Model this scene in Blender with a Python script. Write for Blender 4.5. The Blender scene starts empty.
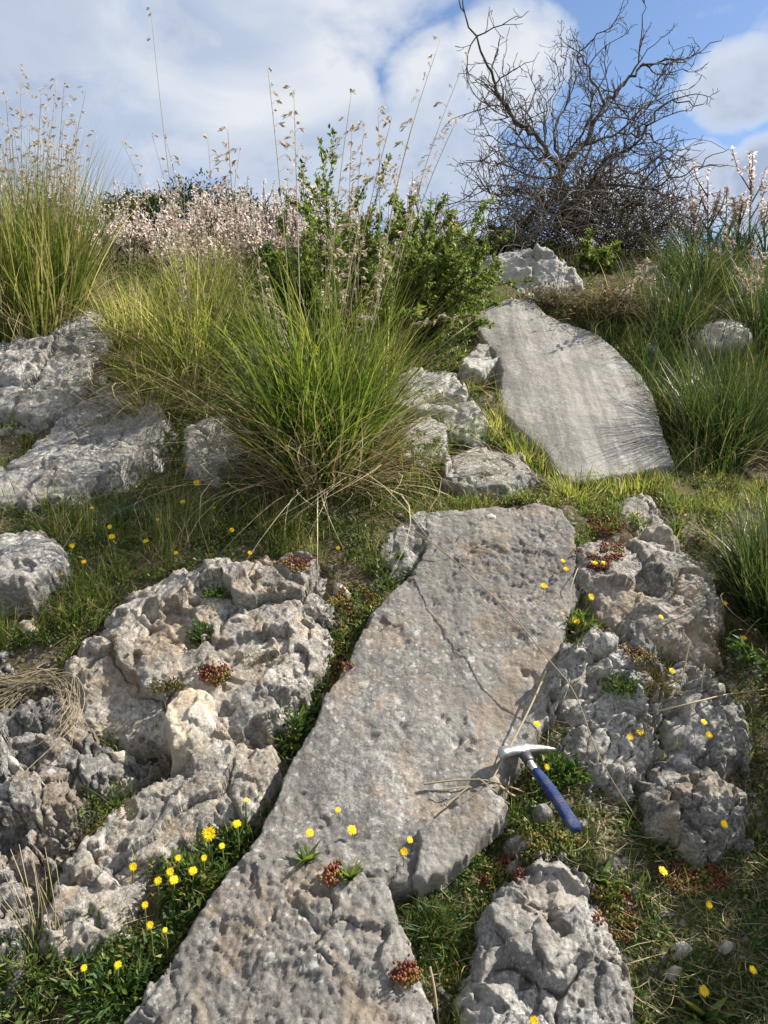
import bpy, math, random
import numpy as np
R = math.radians
rng = np.random.default_rng(11)
random.seed(11)
SC = bpy.context.scene
COL = SC.collection
F = 739.0; PITCH = R(-5.0); EYE = 1.6
CAM = np.array([0.0, 0.0, EYE])
FWD = np.array([0, math.cos(PITCH), math.sin(PITCH)]); UPV = np.array([0, -math.sin(PITCH), math.cos(PITCH)]); RGT = np.array([1.0, 0, 0])
SUN = np.array([0.71, 0.13, 0.69]); SUN /= np.linalg.norm(SUN)

# ------------------------------------------------------------------ noise
def _h(ix, iy, iz, s):
    n = (ix.astype(np.int64)*374761393 + iy.astype(np.int64)*668265263 + iz.astype(np.int64)*2147483647 + s*974634777) & 0xFFFFFFFF
    n = ((n ^ (n >> 13))*1274126177) & 0xFFFFFFFF
    n = ((n ^ (n >> 15))*2246822519) & 0xFFFFFFFF
    return ((n ^ (n >> 16)) & 0xFFFFFF)/float(0xFFFFFF)
def noise(p, s=0):
    i = np.floor(p); f = p - i; u = f*f*f*(f*(f*6-15)+10); r = 0
    for dx in (0, 1):
        for dy in (0, 1):
            for dz in (0, 1):
                a, b, c = i[:, 0]+dx, i[:, 1]+dy, i[:, 2]+dz
                th = _h(a, b, c, s)*6.2832; z = _h(a, b, c, s+57)*2-1; q = np.sqrt(1-z*z)
                g = q*np.cos(th)*(f[:, 0]-dx) + q*np.sin(th)*(f[:, 1]-dy) + z*(f[:, 2]-dz)
                r = r + g*(u[:, 0] if dx else 1-u[:, 0])*(u[:, 1] if dy else 1-u[:, 1])*(u[:, 2] if dz else 1-u[:, 2])
    return r*1.5
def fbm(p, o=4, s=0, g=.5):
    r = 0; a = 1
    for k in range(o): r = r + a*noise(p*2.03**k + 17.3*k, s+k); a *= g
    return r
def ridged(p, o=4, s=0):
    r = 0; a = 1
    for k in range(o): r = r + a*(1-2*np.abs(noise(p*2.1**k + 9.1*k, s+k))); a *= .5
    return r - .8
def worley(p, s=0):
    i = np.floor(p); d1 = np.full(len(p), 9.0); d2 = d1.copy(); cid = np.zeros(len(p))
    for dx in (-1, 0, 1):
        for dy in (-1, 0, 1):
            for dz in (-1, 0, 1):
                a, b, c = i[:, 0]+dx, i[:, 1]+dy, i[:, 2]+dz
                q = np.stack([a+_h(a, b, c, s), b+_h(a, b, c, s+1), c+_h(a, b, c, s+2)], 1)
                d = np.sqrt(((q-p)**2).sum(1)); w = d < d1
                d2 = np.where(w, d1, np.minimum(d2, d)); cid = np.where(w, _h(a, b, c, s+3), cid); d1 = np.where(w, d, d1)
    return d1, d2, cid
def facets(p, s=0, tilt=1.1):
    i = np.floor(p); d1 = np.full(len(p), 9.0); d2 = d1.copy(); out = np.zeros(len(p))
    for dx in (-1, 0, 1):
        for dy in (-1, 0, 1):
            for dz in (-1, 0, 1):
                a, b, c = i[:, 0]+dx, i[:, 1]+dy, i[:, 2]+dz
                h0, h1, h2 = _h(a, b, c, s), _h(a, b, c, s+1), _h(a, b, c, s+2)
                q = p-np.stack([a+h0, b+h1, c+h2], 1); d = (q*q).sum(1); w = d < d1
                v = _h(a, b, c, s+3)-.5+tilt*((((h0*7.13) % 1)-.5)*q[:, 0]+(((h1*7.13) % 1)-.5)*q[:, 1]+(((h2*7.13) % 1)-.5)*q[:, 2])*2
                d2 = np.where(w, d1, np.minimum(d2, d)); out = np.where(w, v, out); d1 = np.where(w, d, d1)
    return out, np.sqrt(d2)-np.sqrt(d1)
def sstep(a, b, x):
    t = np.clip((x-a)/(b-a), 0, 1); return t*t*(3-2*t)

# ------------------------------------------------------------------ terrain and pixels
KY = np.array([-60, -5, 0, .8, 1.45, 1.95, 2.8, 3.15, 3.35, 4.5, 5.65, 7.5, 9.5, 12, 20, 40, 90, 200.])
KZ = np.array([-9, -2.3, -1.75, -1.55, -1.19, -.9, -.26, -.13, -.06, .84, 1.44, 2.02, 2.44, 2.72, 3.5, 5.5, 10, 19.])
def _pchip(x, y, q):
    h = np.diff(x); d = np.diff(y)/h; m = np.zeros(len(x)); m[0] = d[0]; m[-1] = d[-1]
    w1 = 2*h[1:]+h[:-1]; w2 = h[1:]+2*h[:-1]
    m[1:-1] = (w1+w2)/(w1/d[:-1]+w2/d[1:])
    i = np.clip(np.searchsorted(x, q)-1, 0, len(h)-1); t = (q-x[i])/h[i]
    return (2*t**3-3*t**2+1)*y[i]+(t**3-2*t**2+t)*h[i]*m[i]+(-2*t**3+3*t**2)*y[i+1]+(t**3-t**2)*h[i]*m[i+1]
TY = np.linspace(-60, 200, 26001); TZ = _pchip(KY, KZ, TY)
BUMPS = []          # x, y, radius, height
def H(x, y):
    z = EYE + np.interp(y, TY, TZ)
    s = sstep(4.5, 10, y)
    z = z - .085*np.clip(x, -8, 8)*s + (.10*np.sin(x*.8+1.0)+.07*np.sin(x*2.3+.4+y*.6))*s
    for bx, by, br, bh in BUMPS: z = z + bh*np.exp(-((x-bx)**2+(y-by)**2)/br**2)
    return z
def G(x, y):        # the soil surface, with its clods
    x = np.atleast_1d(np.asarray(x, float)); y = np.atleast_1d(np.asarray(y, float))
    p = np.stack([x, y, 0*x], 1)
    return H(x, y) - .03 + .035*fbm(p*2.3, 3, 5) + .016*fbm(p*11, 3, 9) + .006*noise(p*38, 3)
def ray(px, py):
    px = np.atleast_1d(np.asarray(px, float)); py = np.atleast_1d(np.asarray(py, float))
    return FWD + ((px-384)/F)[:, None]*RGT + ((512-py)/F)[:, None]*UPV
TS = np.geomspace(.7, 120, 420)
def hit(px, py):
    d = ray(px, py); out = np.zeros_like(d)
    for a in range(0, len(d), 4000):
        dd = d[a:a+4000]; X = dd[:, :1]*TS; Y = dd[:, 1:2]*TS; Z = EYE+dd[:, 2:3]*TS
        g = Z - H(X, Y); neg = g < 0; k = np.where(neg.any(1), neg.argmax(1), len(TS)-1); k = np.clip(k, 1, None)
        n = np.arange(len(dd)); g0, g1 = g[n, k-1], g[n, k]
        t = TS[k-1] + (TS[k]-TS[k-1])*np.clip(g0/(g0-g1+1e-9), 0, 1)
        out[a:a+4000] = CAM + dd*t[:, None]
    return out
def hit1(px, py):
    p = hit([px], [py])[0]
    if p[1] > 12: p = at(px, py, 10.5)
    return p
def at(px, py, Y):
    d = ray([px], [py])[0]; return CAM + d*(Y/d[1])
def project(P):
    v = P-CAM; z = v@FWD; return 384+F*(v@RGT)/z, 512-F*(v@UPV)/z
def plane_hit(px, py, c, n):
    d = ray(px, py); t = ((c-CAM)@n)/(d@n); return CAM + d*t[:, None]
def inside(poly, x, y):
    r = np.zeros(len(x), bool); n = len(poly)
    for i in range(n):
        x0, y0 = poly[i]; x1, y1 = poly[(i+1) % n]
        if y0 == y1: continue
        r ^= ((y0 > y) != (y1 > y)) & (x < (x1-x0)*(y-y0)/(y1-y0)+x0)
    return r
def sdist(poly, u, v):
    d = np.full(len(u), 1e9); n = len(poly)
    for i in range(n):
        a = np.array(poly[i]); b = np.array(poly[(i+1) % n]); e = b-a
        t = np.clip(((u-a[0])*e[0]+(v-a[1])*e[1])/(e@e+1e-12), 0, 1)
        d = np.minimum(d, np.hypot(u-a[0]-t*e[0], v-a[1]-t*e[1]))
    return np.where(inside(poly, u, v), d, -d)

# ------------------------------------------------------------------ objects
def mesh(name, V, faces, attrs=None, smooth=True):
    V = np.asarray(V, np.float32); me = bpy.data.meshes.new(name)
    faces = [np.asarray(f, np.int32) for f in faces if len(f)]
    me.vertices.add(len(V)); me.vertices.foreach_set('co', V.ravel())
    nl = sum(f.size for f in faces); npoly = sum(len(f) for f in faces)
    me.loops.add(nl); me.polygons.add(npoly)
    me.loops.foreach_set('vertex_index', np.concatenate([f.ravel() for f in faces]))
    ls = []; o = 0
    for f in faces: ls.append(o+np.arange(len(f))*f.shape[1]); o += f.size
    me.polygons.foreach_set('loop_start', np.concatenate(ls).astype(np.int32))
    if smooth: me.polygons.foreach_set('use_smooth', np.ones(npoly, bool))
    for k, a in (attrs or {}).items():
        at_ = me.attributes.new(k, 'FLOAT', 'POINT'); at_.data.foreach_set('value', np.asarray(a, np.float32))
    me.update(); me.validate()
    return me
def tag(o, label=None, cat=None, group=None, kind=None):
    if label: o['label'] = label
    if cat: o['category'] = cat
    if group: o['group'] = group
    if kind: o['kind'] = kind
    return o
def obj(name, V, faces, mat, parent=None, origin=None, attrs=None, smooth=True):
    V = np.asarray(V, float)
    if parent is not None: org = np.array(parent['_o'])
    else: org = np.array(origin) if origin is not None else np.array([V[:, 0].mean(), V[:, 1].mean(), V[:, 2].min()])
    me = mesh(name, V-org, faces, attrs, smooth)
    o = bpy.data.objects.new(name, me); COL.objects.link(o)
    if mat: me.materials.append(mat)
    if parent is not None: o.parent = parent
    else: o.location = org
    return o
ROOTS = []
def empty(name, loc, label, cat, group=None):
    o = bpy.data.objects.new(name, None); COL.objects.link(o); o.location = loc; o.empty_display_size = .1
    o['_o'] = [float(q) for q in loc]; ROOTS.append(o)
    return tag(o, label, cat, group)
class MB:
    def __init__(s): s.V = []; s.F = {}; s.n = 0; s.A = {}
    def add(s, V, faces, **attrs):
        V = np.asarray(V, float)
        for f in faces:
            f = np.asarray(f, np.int64)
            if len(f): s.F.setdefault(f.shape[1], []).append(f+s.n)
        for k, a in attrs.items(): s.A.setdefault(k, []).append(np.broadcast_to(np.asarray(a, float), (len(V),)))
        s.V.append(V); s.n += len(V); return s
    def build(s, name, mat, parent=None, origin=None, smooth=True):
        return obj(name, np.concatenate(s.V), [np.concatenate(f) for f in s.F.values()], mat, parent, origin,
                   {k: np.concatenate(a) for k, a in s.A.items()}, smooth)
def unit(v): return v/(np.linalg.norm(v, axis=-1, keepdims=True)+1e-12)
def tube(mb, P, rad, sides=5, rnd=.5):
    P = np.asarray(P, float); n = len(P); rad = np.broadcast_to(np.asarray(rad, float), (n,))
    T = unit(np.gradient(P, axis=0)); ref = np.array([.31, .17, .93]) if abs(T[0] @ np.array([.31, .17, .93])) < .9 else np.array([1., 0, 0])
    A = unit(np.cross(T, ref)); B = np.cross(T, A); th = np.arange(sides)*2*np.pi/sides
    V = P[:, None]+rad[:, None, None]*(A[:, None]*np.cos(th)[None, :, None]+B[:, None]*np.sin(th)[None, :, None])
    i = np.arange(n-1)[:, None]*sides; j = np.arange(sides)[None]; k = (j+1) % sides
    q = np.stack([i+j, i+k, i+sides+k, i+sides+j], -1).reshape(-1, 4)
    mb.add(V.reshape(-1, 3), [q], rnd=rnd, t=np.repeat(np.linspace(0, 1, n), sides))
    c = np.arange(sides)[None]
    if sides <= 4 or rad[-1] > 1e-4: mb.F.setdefault(sides, []).append(c[:, ::-1]+mb.n-len(V)*sides); mb.F.setdefault(sides, []).append(c+mb.n-sides)
def blades(P, az, lean, L, w, droop, rnd, K=5, twist=None):
    n = len(P); t = np.linspace(0, 1, K+1)
    th = lean[:, None]+droop[:, None]*t[None]**1.3
    st = (L/K)[:, None]; r = np.concatenate([np.zeros((n, 1)), np.cumsum(np.sin(th[:, :-1])*st, 1)], 1); z = np.concatenate([np.zeros((n, 1)), np.cumsum(np.cos(th[:, :-1])*st, 1)], 1)
    az2 = az[:, None] + (0 if twist is None else twist[:, None]*t[None]**2)
    C = P[:, None]+np.stack([r*np.cos(az2), r*np.sin(az2), z], -1)
    sa = az+rng.uniform(-1, 1, n)*.9+np.pi/2
    S = np.stack([np.cos(sa), np.sin(sa), rng.uniform(-.2, .2, n)], -1)[:, None]
    ww = (w[:, None]*np.clip(1.02-t[None]**1.6, .05, 1)*np.clip(.55+2*t[None], 0, 1))[..., None]*.5
    V = np.stack([C-S*ww, C+S*ww], 2).reshape(-1, 3)
    b = (np.arange(n)*(K+1)*2)[:, None]+np.arange(K)[None]*2
    q = np.stack([b, b+1, b+3, b+2], -1).reshape(-1, 4)
    return V, [q], dict(rnd=np.repeat(rnd, (K+1)*2), t=np.tile(np.repeat(t, 2), n))
def leaves(P, D, L, w, rnd, fold=.35, up=None):
    n = len(P); D = unit(D); u = np.array([0, 0, 1.])+.5*rng.normal(size=(n, 3)) if up is None else up
    S = unit(np.cross(D, u)); N = np.cross(S, D); L = L[:, None]; w = w[:, None]
    m = P+D*L*.45; V = np.stack([P, m-S*w*.5+N*w*fold*.5, P+D*L-N*L*.1, m+S*w*.5+N*w*fold*.5, m-N*w*.1*fold], 1).reshape(-1, 3)
    b = np.arange(n)[:, None]*5
    f = np.concatenate([b+np.array([[0, 4, 1]]), b+np.array([[1, 4, 2]]), b+np.array([[4, 3, 2]]), b+np.array([[0, 3, 4]])])
    return V, [f], dict(rnd=np.repeat(rnd, 5), t=np.tile([0, .5, 1, .5, .5], n))
def sph(n): v = rng.normal(size=(n, 3)); return unit(v)
_ph = (1+5**.5)/2
ICO_V = unit(np.array([(-1, _ph, 0), (1, _ph, 0), (-1, -_ph, 0), (1, -_ph, 0), (0, -1, _ph), (0, 1, _ph), (0, -1, -_ph), (0, 1, -_ph), (_ph, 0, -1), (_ph, 0, 1), (-_ph, 0, -1), (-_ph, 0, 1)]))
ICO_F = np.array([(0, 11, 5), (0, 5, 1), (0, 1, 7), (0, 7, 10), (0, 10, 11), (1, 5, 9), (5, 11, 4), (11, 10, 2), (10, 7, 6), (7, 1, 8), (3, 9, 4), (3, 4, 2), (3, 2, 6), (3, 6, 8), (3, 8, 9), (4, 9, 5), (2, 4, 11), (6, 2, 10), (8, 6, 7), (9, 8, 1)])
def beads(P, r, rnd, sq=None):
    n = len(P); sc = np.ones((n, 3)) if sq is None else sq
    V = P[:, None]+ICO_V[None]*(r[:, None]*sc)[:, None]
    return V.reshape(-1, 3), [(np.arange(n)[:, None, None]*12+ICO_F[None]).reshape(-1, 3)], dict(rnd=np.repeat(rnd, 12), t=np.tile(ICO_V[:, 2]*.5+.5, n))

# ------------------------------------------------------------------ materials
class NT:
    def __init__(s, name):
        s.m = bpy.data.materials.new(name); s.m.use_nodes = True; s.t = s.m.node_tree; s.t.nodes.clear()
        s.out = s.t.nodes.new('ShaderNodeOutputMaterial')
    def n(s, typ, props=None, **inp):
        o = s.t.nodes.new('ShaderNode'+typ)
        for k, v in (props or {}).items(): setattr(o, k, v)
        for k, v in inp.items(): s.set(o, k, v)
        return o
    def set(s, o, k, v):
        i = o.inputs[int(k[1:])] if k[0] == 'i' and k[1:].isdigit() else o.inputs[k.replace('_', ' ')]
        if isinstance(v, bpy.types.NodeSocket): s.t.links.new(v, i)
        else: i.default_value = v if not isinstance(v, tuple) or len(v) != 3 or i.type != 'RGBA' else (*v, 1)
    def raw(s, vec, scale, detail=6, rough=.55, dist=0): return s.n('TexNoise', Vector=vec, Scale=scale, Detail=detail, Roughness=rough, Distortion=dist).outputs[0]
    def noise(s, vec, scale, detail=6, rough=.55, dist=0):      # fractal noise stretched to a spread of about .15 round .5
        k = 1.2/math.sqrt((1-rough)/(1+rough)); return s.math('ADD', s.math('MULTIPLY', s.raw(vec, scale, detail, rough, dist), k), .5-.5*k)
    def ramp(s, fac, stops, interp='LINEAR'):
        o = s.n('ValToRGB', Fac=fac); e = o.color_ramp; e.interpolation = interp
        while len(e.elements) < len(stops): e.elements.new(.5)
        for x, (p, c) in zip(e.elements, stops): x.position = p; x.color = (*c, 1) if isinstance(c, tuple) else (c, c, c, 1)
        return o.outputs[0]
    def mix(s, fac, a, b, mode='MIX'):
        o = s.t.nodes.new('ShaderNodeMix'); o.data_type = 'RGBA'; o.blend_type = mode
        for i, v in ((0, fac), (6, a), (7, b)):
            if isinstance(v, bpy.types.NodeSocket): s.t.links.new(v, o.inputs[i])
            else: o.inputs[i].default_value = (*v, 1) if isinstance(v, tuple) else v
        return o.outputs[2]
    def math(s, op, a, b=0.0, clamp=False):
        o = s.n('Math', dict(operation=op, use_clamp=clamp)); s.set(o, 'i0', a); s.set(o, 'i1', b); return o.outputs[0]
    def coords(s):
        tc = s.n('TexCoord').outputs['Object']; r = s.n('ObjectInfo').outputs['Random']
        k = s.math('MULTIPLY', r, 40.0)
        a = s.n('VectorMath', dict(operation='ADD')); s.t.links.new(tc, a.inputs[0]); s.t.links.new(k, a.inputs[1]); return a.outputs[0]
    def attr(s, name): return s.n('Attribute', dict(attribute_name=name)).outputs['Fac']
    def surf(s, sh): s.t.links.new(sh, s.out.inputs['Surface']); return s.m

def rock_mat(name, base=(.30, .285, .262), lo=(.20, .19, .178), hi=(.41, .395, .365), lichen=.5, dark=.5, ochre=.25, bump=1.0, warm=(.36, .30, .235), fine=60, mott=1.0, blotch=0.0, shade_streak=0.0):
    t = NT(name); c = t.coords()
    col = t.ramp(t.noise(c, 3.2, 8, .62), [(.28, lo), (.5, base), (.72, hi)])
    n2 = t.noise(c, 22, 10, .72)
    col = t.mix(t.ramp(n2, [(.46, 0.0), (.62, .65*mott)]), col, hi)
    col = t.mix(t.ramp(t.noise(c, 48, 8, .75), [(.50, 0.0), (.64, .75*mott)]), col, lo)
    col = t.mix(t.math('MULTIPLY', t.ramp(t.noise(c, 64, 6, .7), [(.60, 0.0), (.70, 1.0)]), .75*lichen*mott), col, (.58, .57, .54))
    col = t.mix(t.math('MULTIPLY', t.ramp(t.noise(c, 105, 6, .75), [(.56, 0.0), (.66, 1.0)]), .35+.35*dark), col, (.09, .085, .078))
    col = t.mix(t.math('MULTIPLY', t.ramp(t.noise(c, 2.1, 5, .6, .6), [(.5, 0.0), (.72, 1.0)]), .6), col, warm)
    if blotch: col = t.mix(t.math('MULTIPLY', t.ramp(t.noise(c, 1.5, 9, .62, .4), [(.44, 0.0), (.62, 1.0)]), blotch), col, (.115, .103, .092))  # broad darker brown-grey blotches at random
    if shade_streak:  # downslope streaks: weathering, plus grass shadow streaks put into the colour
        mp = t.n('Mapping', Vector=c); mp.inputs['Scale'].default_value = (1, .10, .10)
        col = t.mix(t.math('MULTIPLY', t.ramp(t.noise(mp.outputs[0], 15, 8, .62, .3), [(.46, 0.0), (.66, 1.0)]), shade_streak), col, (.13, .122, .11))
        col = t.mix(t.math('MULTIPLY', t.ramp(t.noise(mp.outputs[0], 9, 7, .6, .2), [(.54, 0.0), (.68, 1.0)]), shade_streak*.7), col, (.46, .44, .40))
    # dark lichen films
    dk = t.math('MULTIPLY', t.ramp(t.noise(c, 7.5, 12, .78, .5), [(.53, 0.0), (.62, 1.0)]), dark)
    col = t.mix(dk, col, (.105, .10, .095))
    # pale round lichens
    v = t.n('TexVoronoi', dict(feature='F1'), Vector=c, Scale=17.0, Randomness=1.0)
    wv = t.math('ADD', v.outputs['Distance'], t.math('MULTIPLY', t.noise(c, 60, 3), .25))
    v2 = t.n('TexVoronoi', dict(feature='F1'), Vector=c, Scale=45.0)
    wv2 = t.math('ADD', v2.outputs['Distance'], t.math('MULTIPLY', t.noise(c, 130, 3), .3))
    patch = t.ramp(t.noise(c, 3.0, 4), [(.47, 0.0), (.60, 1.0)])
    li = t.math('MULTIPLY', t.math('MULTIPLY', t.math('ADD', t.ramp(wv, [(.30, 1.0), (.34, 0.0)]), t.ramp(wv2, [(.33, 1.0), (.39, 0.0)]), True), patch), lichen)
    col = t.mix(li, col, (.56, .555, .52))
    oc = t.math('MULTIPLY', t.ramp(t.noise(c, 5.3, 6, .6, .8), [(.6, 0.0), (.72, 1.0)]), ochre)
    col = t.mix(oc, col, (.33, .22, .115))
    h = t.math('ADD', t.noise(c, 14, 10, .65), t.math('MULTIPLY', t.noise(c, fine, 8, .7), .45))
    h = t.math('ADD', h, t.math('MULTIPLY', t.ramp(t.n('TexVoronoi', dict(feature='DISTANCE_TO_EDGE'), Vector=c, Scale=34.0).outputs[0], [(0, 0.0), (.16, 1.0)]), .14))
    b = t.n('Bump', Strength=.9*bump, Distance=.008, Height=h)
    p = t.n('BsdfPrincipled', Base_Color=col, Roughness=.93, Normal=b.outputs[0]); t.set(p, 'Specular IOR Level', .2)
    return t.surf(p.outputs[0])
def leaf_mat(name, stops, trans=.4, rough=.5, tip=None, spec=.3, base=None, yel=.66):
    t = NT(name); r = t.attr('rnd'); col = t.ramp(r, stops); tt = t.attr('t')
    if tip: col = t.mix(t.ramp(tt, [(.55, 0.0), (1, .55)]), col, tip)
    if base: col = t.mix(t.ramp(tt, [(0, .85), (.3, 0.0)]), col, base)
    p = t.n('BsdfPrincipled', Base_Color=col, Roughness=rough); t.set(p, 'Specular IOR Level', spec)
    tr = t.n('BsdfTranslucent', Color=t.mix(1.0, col, (1.0, 1.0, yel), 'MULTIPLY'))
    tc = t.n('HueSaturation', Saturation=1.0, Value=1.5, Color=tr.inputs[0].links[0].from_socket); t.t.links.new(tc.outputs[0], tr.inputs[0])
    m = t.n('MixShader', Fac=trans); t.t.links.new(p.outputs[0], m.inputs[1]); t.t.links.new(tr.outputs[0], m.inputs[2])
    return t.surf(m.outputs[0])
def plain(name, a, b, scale=30, rough=.7, metal=0, bump=.2, spec=.4):
    t = NT(name); c = t.coords(); n = t.noise(c, scale, 6)
    p = t.n('BsdfPrincipled', Base_Color=t.mix(t.ramp(n, [(.35, 0.0), (.65, 1.0)]), a, b), Roughness=rough, Metallic=metal, Normal=t.n('Bump', Strength=bump, Distance=.003, Height=t.noise(c, scale*3, 5)).outputs[0])
    t.set(p, 'Specular IOR Level', spec); return t.surf(p.outputs[0])
def ground_mat():
    t = NT('soil'); c = t.n('TexCoord').outputs['Object']
    col = t.ramp(t.noise(c, 5, 8, .65), [(.3, (.065, .048, .032)), (.5, (.115, .088, .060)), (.7, (.18, .145, .105))])
    col = t.mix(t.ramp(t.noise(c, 2.2, 6, .6, .5), [(.48, 0.0), (.62, .8)]), col, (.075, .085, .03))
    v = t.n('TexVoronoi', dict(feature='F1'), Vector=c, Scale=42.0)
    st = t.math('MULTIPLY', t.ramp(v.outputs['Distance'], [(.25, 1.0), (.4, 0.0)]), t.ramp(t.noise(c, 6, 4), [(.5, 0.0), (.62, 1.0)]))
    col = t.mix(st, col, (.27, .25, .22))
    col = t.mix(t.ramp(t.noise(c, 55, 4, .7), [(.58, 0.0), (.68, .7)]), col, (.2, .16, .09))
    b = t.n('Bump', Strength=1.0, Distance=.014, Height=t.math('ADD', t.noise(c, 28, 9, .7), t.math('MULTIPLY', st, .3)))
    p = t.n('BsdfPrincipled', Base_Color=col, Roughness=1.0, Normal=b.outputs[0]); t.set(p, 'Specular IOR Level', .1)
    return t.surf(p.outputs[0])
M = dict(
    slab=rock_mat('smooth_limestone', (.222, .211, .196), (.145, .137, .126), (.325, .312, .292), .36, .42, .2, .6, fine=110, warm=(.235, .216, .192), mott=.95, blotch=.5),
    slab_up=rock_mat('shadow_streaked_limestone', (.268, .256, .238), (.185, .176, .164), (.36, .345, .322), .12, .10, .04, .4, fine=90, warm=(.275, .26, .236), mott=.6, shade_streak=.42, blotch=.25),
    slab_top=rock_mat('whitish_limestone', (.38, .37, .35), (.27, .262, .245), (.48, .47, .445), .2, .12, .05, .7, warm=(.38, .36, .32)),
    rough=rock_mat('pitted_limestone', (.32, .295, .26), (.18, .162, .14), (.46, .43, .38), .55, .4, .3, 1.0),
    grey=rock_mat('grey_limestone', (.28, .272, .26), (.16, .155, .147), (.42, .41, .39), .6, .45, .1, 1.0, warm=(.30, .275, .24)),
    crumb=rock_mat('crumbly_limestone', (.24, .23, .215), (.14, .132, .122), (.36, .345, .32), .5, .65, .25, 1.3),
    pale=rock_mat('pale_limestone', (.45, .43, .385), (.33, .31, .27), (.56, .54, .49), .3, .12, .3, .8, warm=(.47, .38, .26)),
    soil=ground_mat(),
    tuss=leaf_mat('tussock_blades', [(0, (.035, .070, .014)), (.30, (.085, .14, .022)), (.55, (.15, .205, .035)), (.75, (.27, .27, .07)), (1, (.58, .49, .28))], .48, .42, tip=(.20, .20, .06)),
    tuss_y=leaf_mat('yellow_tussock_blades', [(0, (.055, .095, .016)), (.3, (.14, .20, .028)), (.55, (.25, .28, .05)), (.78, (.40, .36, .13)), (1, (.60, .51, .30))], .5, .42, tip=(.27, .23, .09)),  # yellower blades with more straw
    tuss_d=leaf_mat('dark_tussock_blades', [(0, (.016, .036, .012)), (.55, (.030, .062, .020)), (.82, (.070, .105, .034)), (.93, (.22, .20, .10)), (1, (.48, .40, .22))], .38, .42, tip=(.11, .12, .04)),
    straw=leaf_mat('dry_straw', [(0, (.22, .175, .10)), (.5, (.33, .27, .165)), (1, (.46, .40, .27))], .2, .6),
    straw_d=leaf_mat('brown_straw', [(0, (.07, .055, .03)), (.5, (.15, .115, .06)), (1, (.30, .23, .13))], .2, .7),
    spike=leaf_mat('grass_panicle', [(0, (.30, .24, .18)), (.5, (.46, .39, .31)), (1, (.62, .55, .46))], .35, .6, yel=.95),
    turf=leaf_mat('short_turf', [(0, (.045, .08, .014)), (.40, (.12, .19, .026)), (.68, (.22, .27, .045)), (.85, (.36, .30, .13)), (1, (.52, .43, .25))], .42, .5),
    turf_d=leaf_mat('deep_green_turf', [(0, (.022, .048, .012)), (.5, (.055, .10, .022)), (.78, (.11, .145, .035)), (.9, (.28, .23, .11)), (1, (.42, .34, .2))], .38, .5),  # deeper green than the short turf
    weed=leaf_mat('weed_leaves', [(0, (.020, .048, .012)), (.45, (.050, .10, .022)), (.75, (.11, .17, .035)), (.9, (.19, .20, .05)), (1, (.24, .17, .07))], .35, .45),
    bush=leaf_mat('shrub_leaves', [(0, (.035, .065, .018)), (.4, (.085, .135, .032)), (.75, (.16, .205, .05)), (.92, (.26, .25, .09)), (1, (.30, .22, .10))], .48, .45),
    far=leaf_mat('evergreen_leaves', [(0, (.022, .034, .008)), (.6, (.046, .062, .016)), (1, (.075, .088, .035))], .15, .95, spec=.03),
    pink=leaf_mat('asphodel_flowers', [(0, (.36, .27, .22)), (.5, (.60, .51, .45)), (1, (.80, .75, .69))], .4, .6, yel=1.0),
    sedum=leaf_mat('stonecrop_beads', [(0, (.055, .085, .018)), (.35, (.15, .16, .028)), (.6, (.24, .17, .04)), (.8, (.21, .065, .032)), (1, (.14, .035, .025))], .15, .55, spec=.3),
    moss=leaf_mat('moss_tufts', [(0, (.05, .045, .012)), (.5, (.10, .085, .018)), (1, (.20, .14, .025))], .15, .9),
    blue_leaf=leaf_mat('blue_green_leaves', [(0, (.035, .075, .045)), (1, (.085, .145, .085))], .3, .5),
    heath=leaf_mat('heath_leaves', [(0, (.055, .055, .018)), (.5, (.11, .09, .035)), (1, (.20, .14, .075))], .3, .7),
    petal=leaf_mat('yellow_petals', [(0, (.80, .57, .010)), (1, (.86, .68, .02))], .3, .5),
    stem=leaf_mat('green_stems', [(0, (.06, .09, .02)), (1, (.13, .14, .05))], .1, .6),
    bark=plain('dead_bark', (.055, .046, .040), (.13, .115, .10), 25, .95, 0, .8, .15),
    twig=leaf_mat('dead_twigs', [(0, (.06, .048, .038)), (.5, (.12, .10, .08)), (1, (.24, .205, .165))], .0, .9),
    woody=plain('shrub_wood', (.07, .055, .035), (.14, .11, .07), 30, .9),
    steel=plain('worn_steel', (.62, .63, .64), (.48, .49, .50), 60, .30, .85, .08, .5),
    dull=plain('dark_steel', (.055, .058, .065), (.10, .10, .11), 60, .45, .6, .1),
    blue=plain('blue_nylon', (.006, .022, .095), (.010, .032, .125), 140, .5, 0, .5, .28),
    lichen=plain('white_lichen', (.55, .56, .53), (.42, .43, .40), 90, .95, 0, .4, .1),
)

def worn(m, dirt, amt, scale):
    nt = m.node_tree; p = next(n for n in nt.nodes if n.type == 'BSDF_PRINCIPLED'); t = NT.__new__(NT); t.t = nt
    c = t.coords(); src = p.inputs['Base Color'].links[0].from_socket; f = t.math('MULTIPLY', t.ramp(t.noise(c, scale, 8, .7), [(.52, 0.0), (.70, 1.0)]), amt)
    nt.links.new(t.mix(f, src, dirt), p.inputs['Base Color']); nt.links.new(t.math('ADD', t.math('MULTIPLY', f, .4), p.inputs['Roughness'].default_value), p.inputs['Roughness'])
worn(M['blue'], (.10, .09, .08), .55, 28); worn(M['steel'], (.20, .17, .14), .6, 40)
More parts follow.
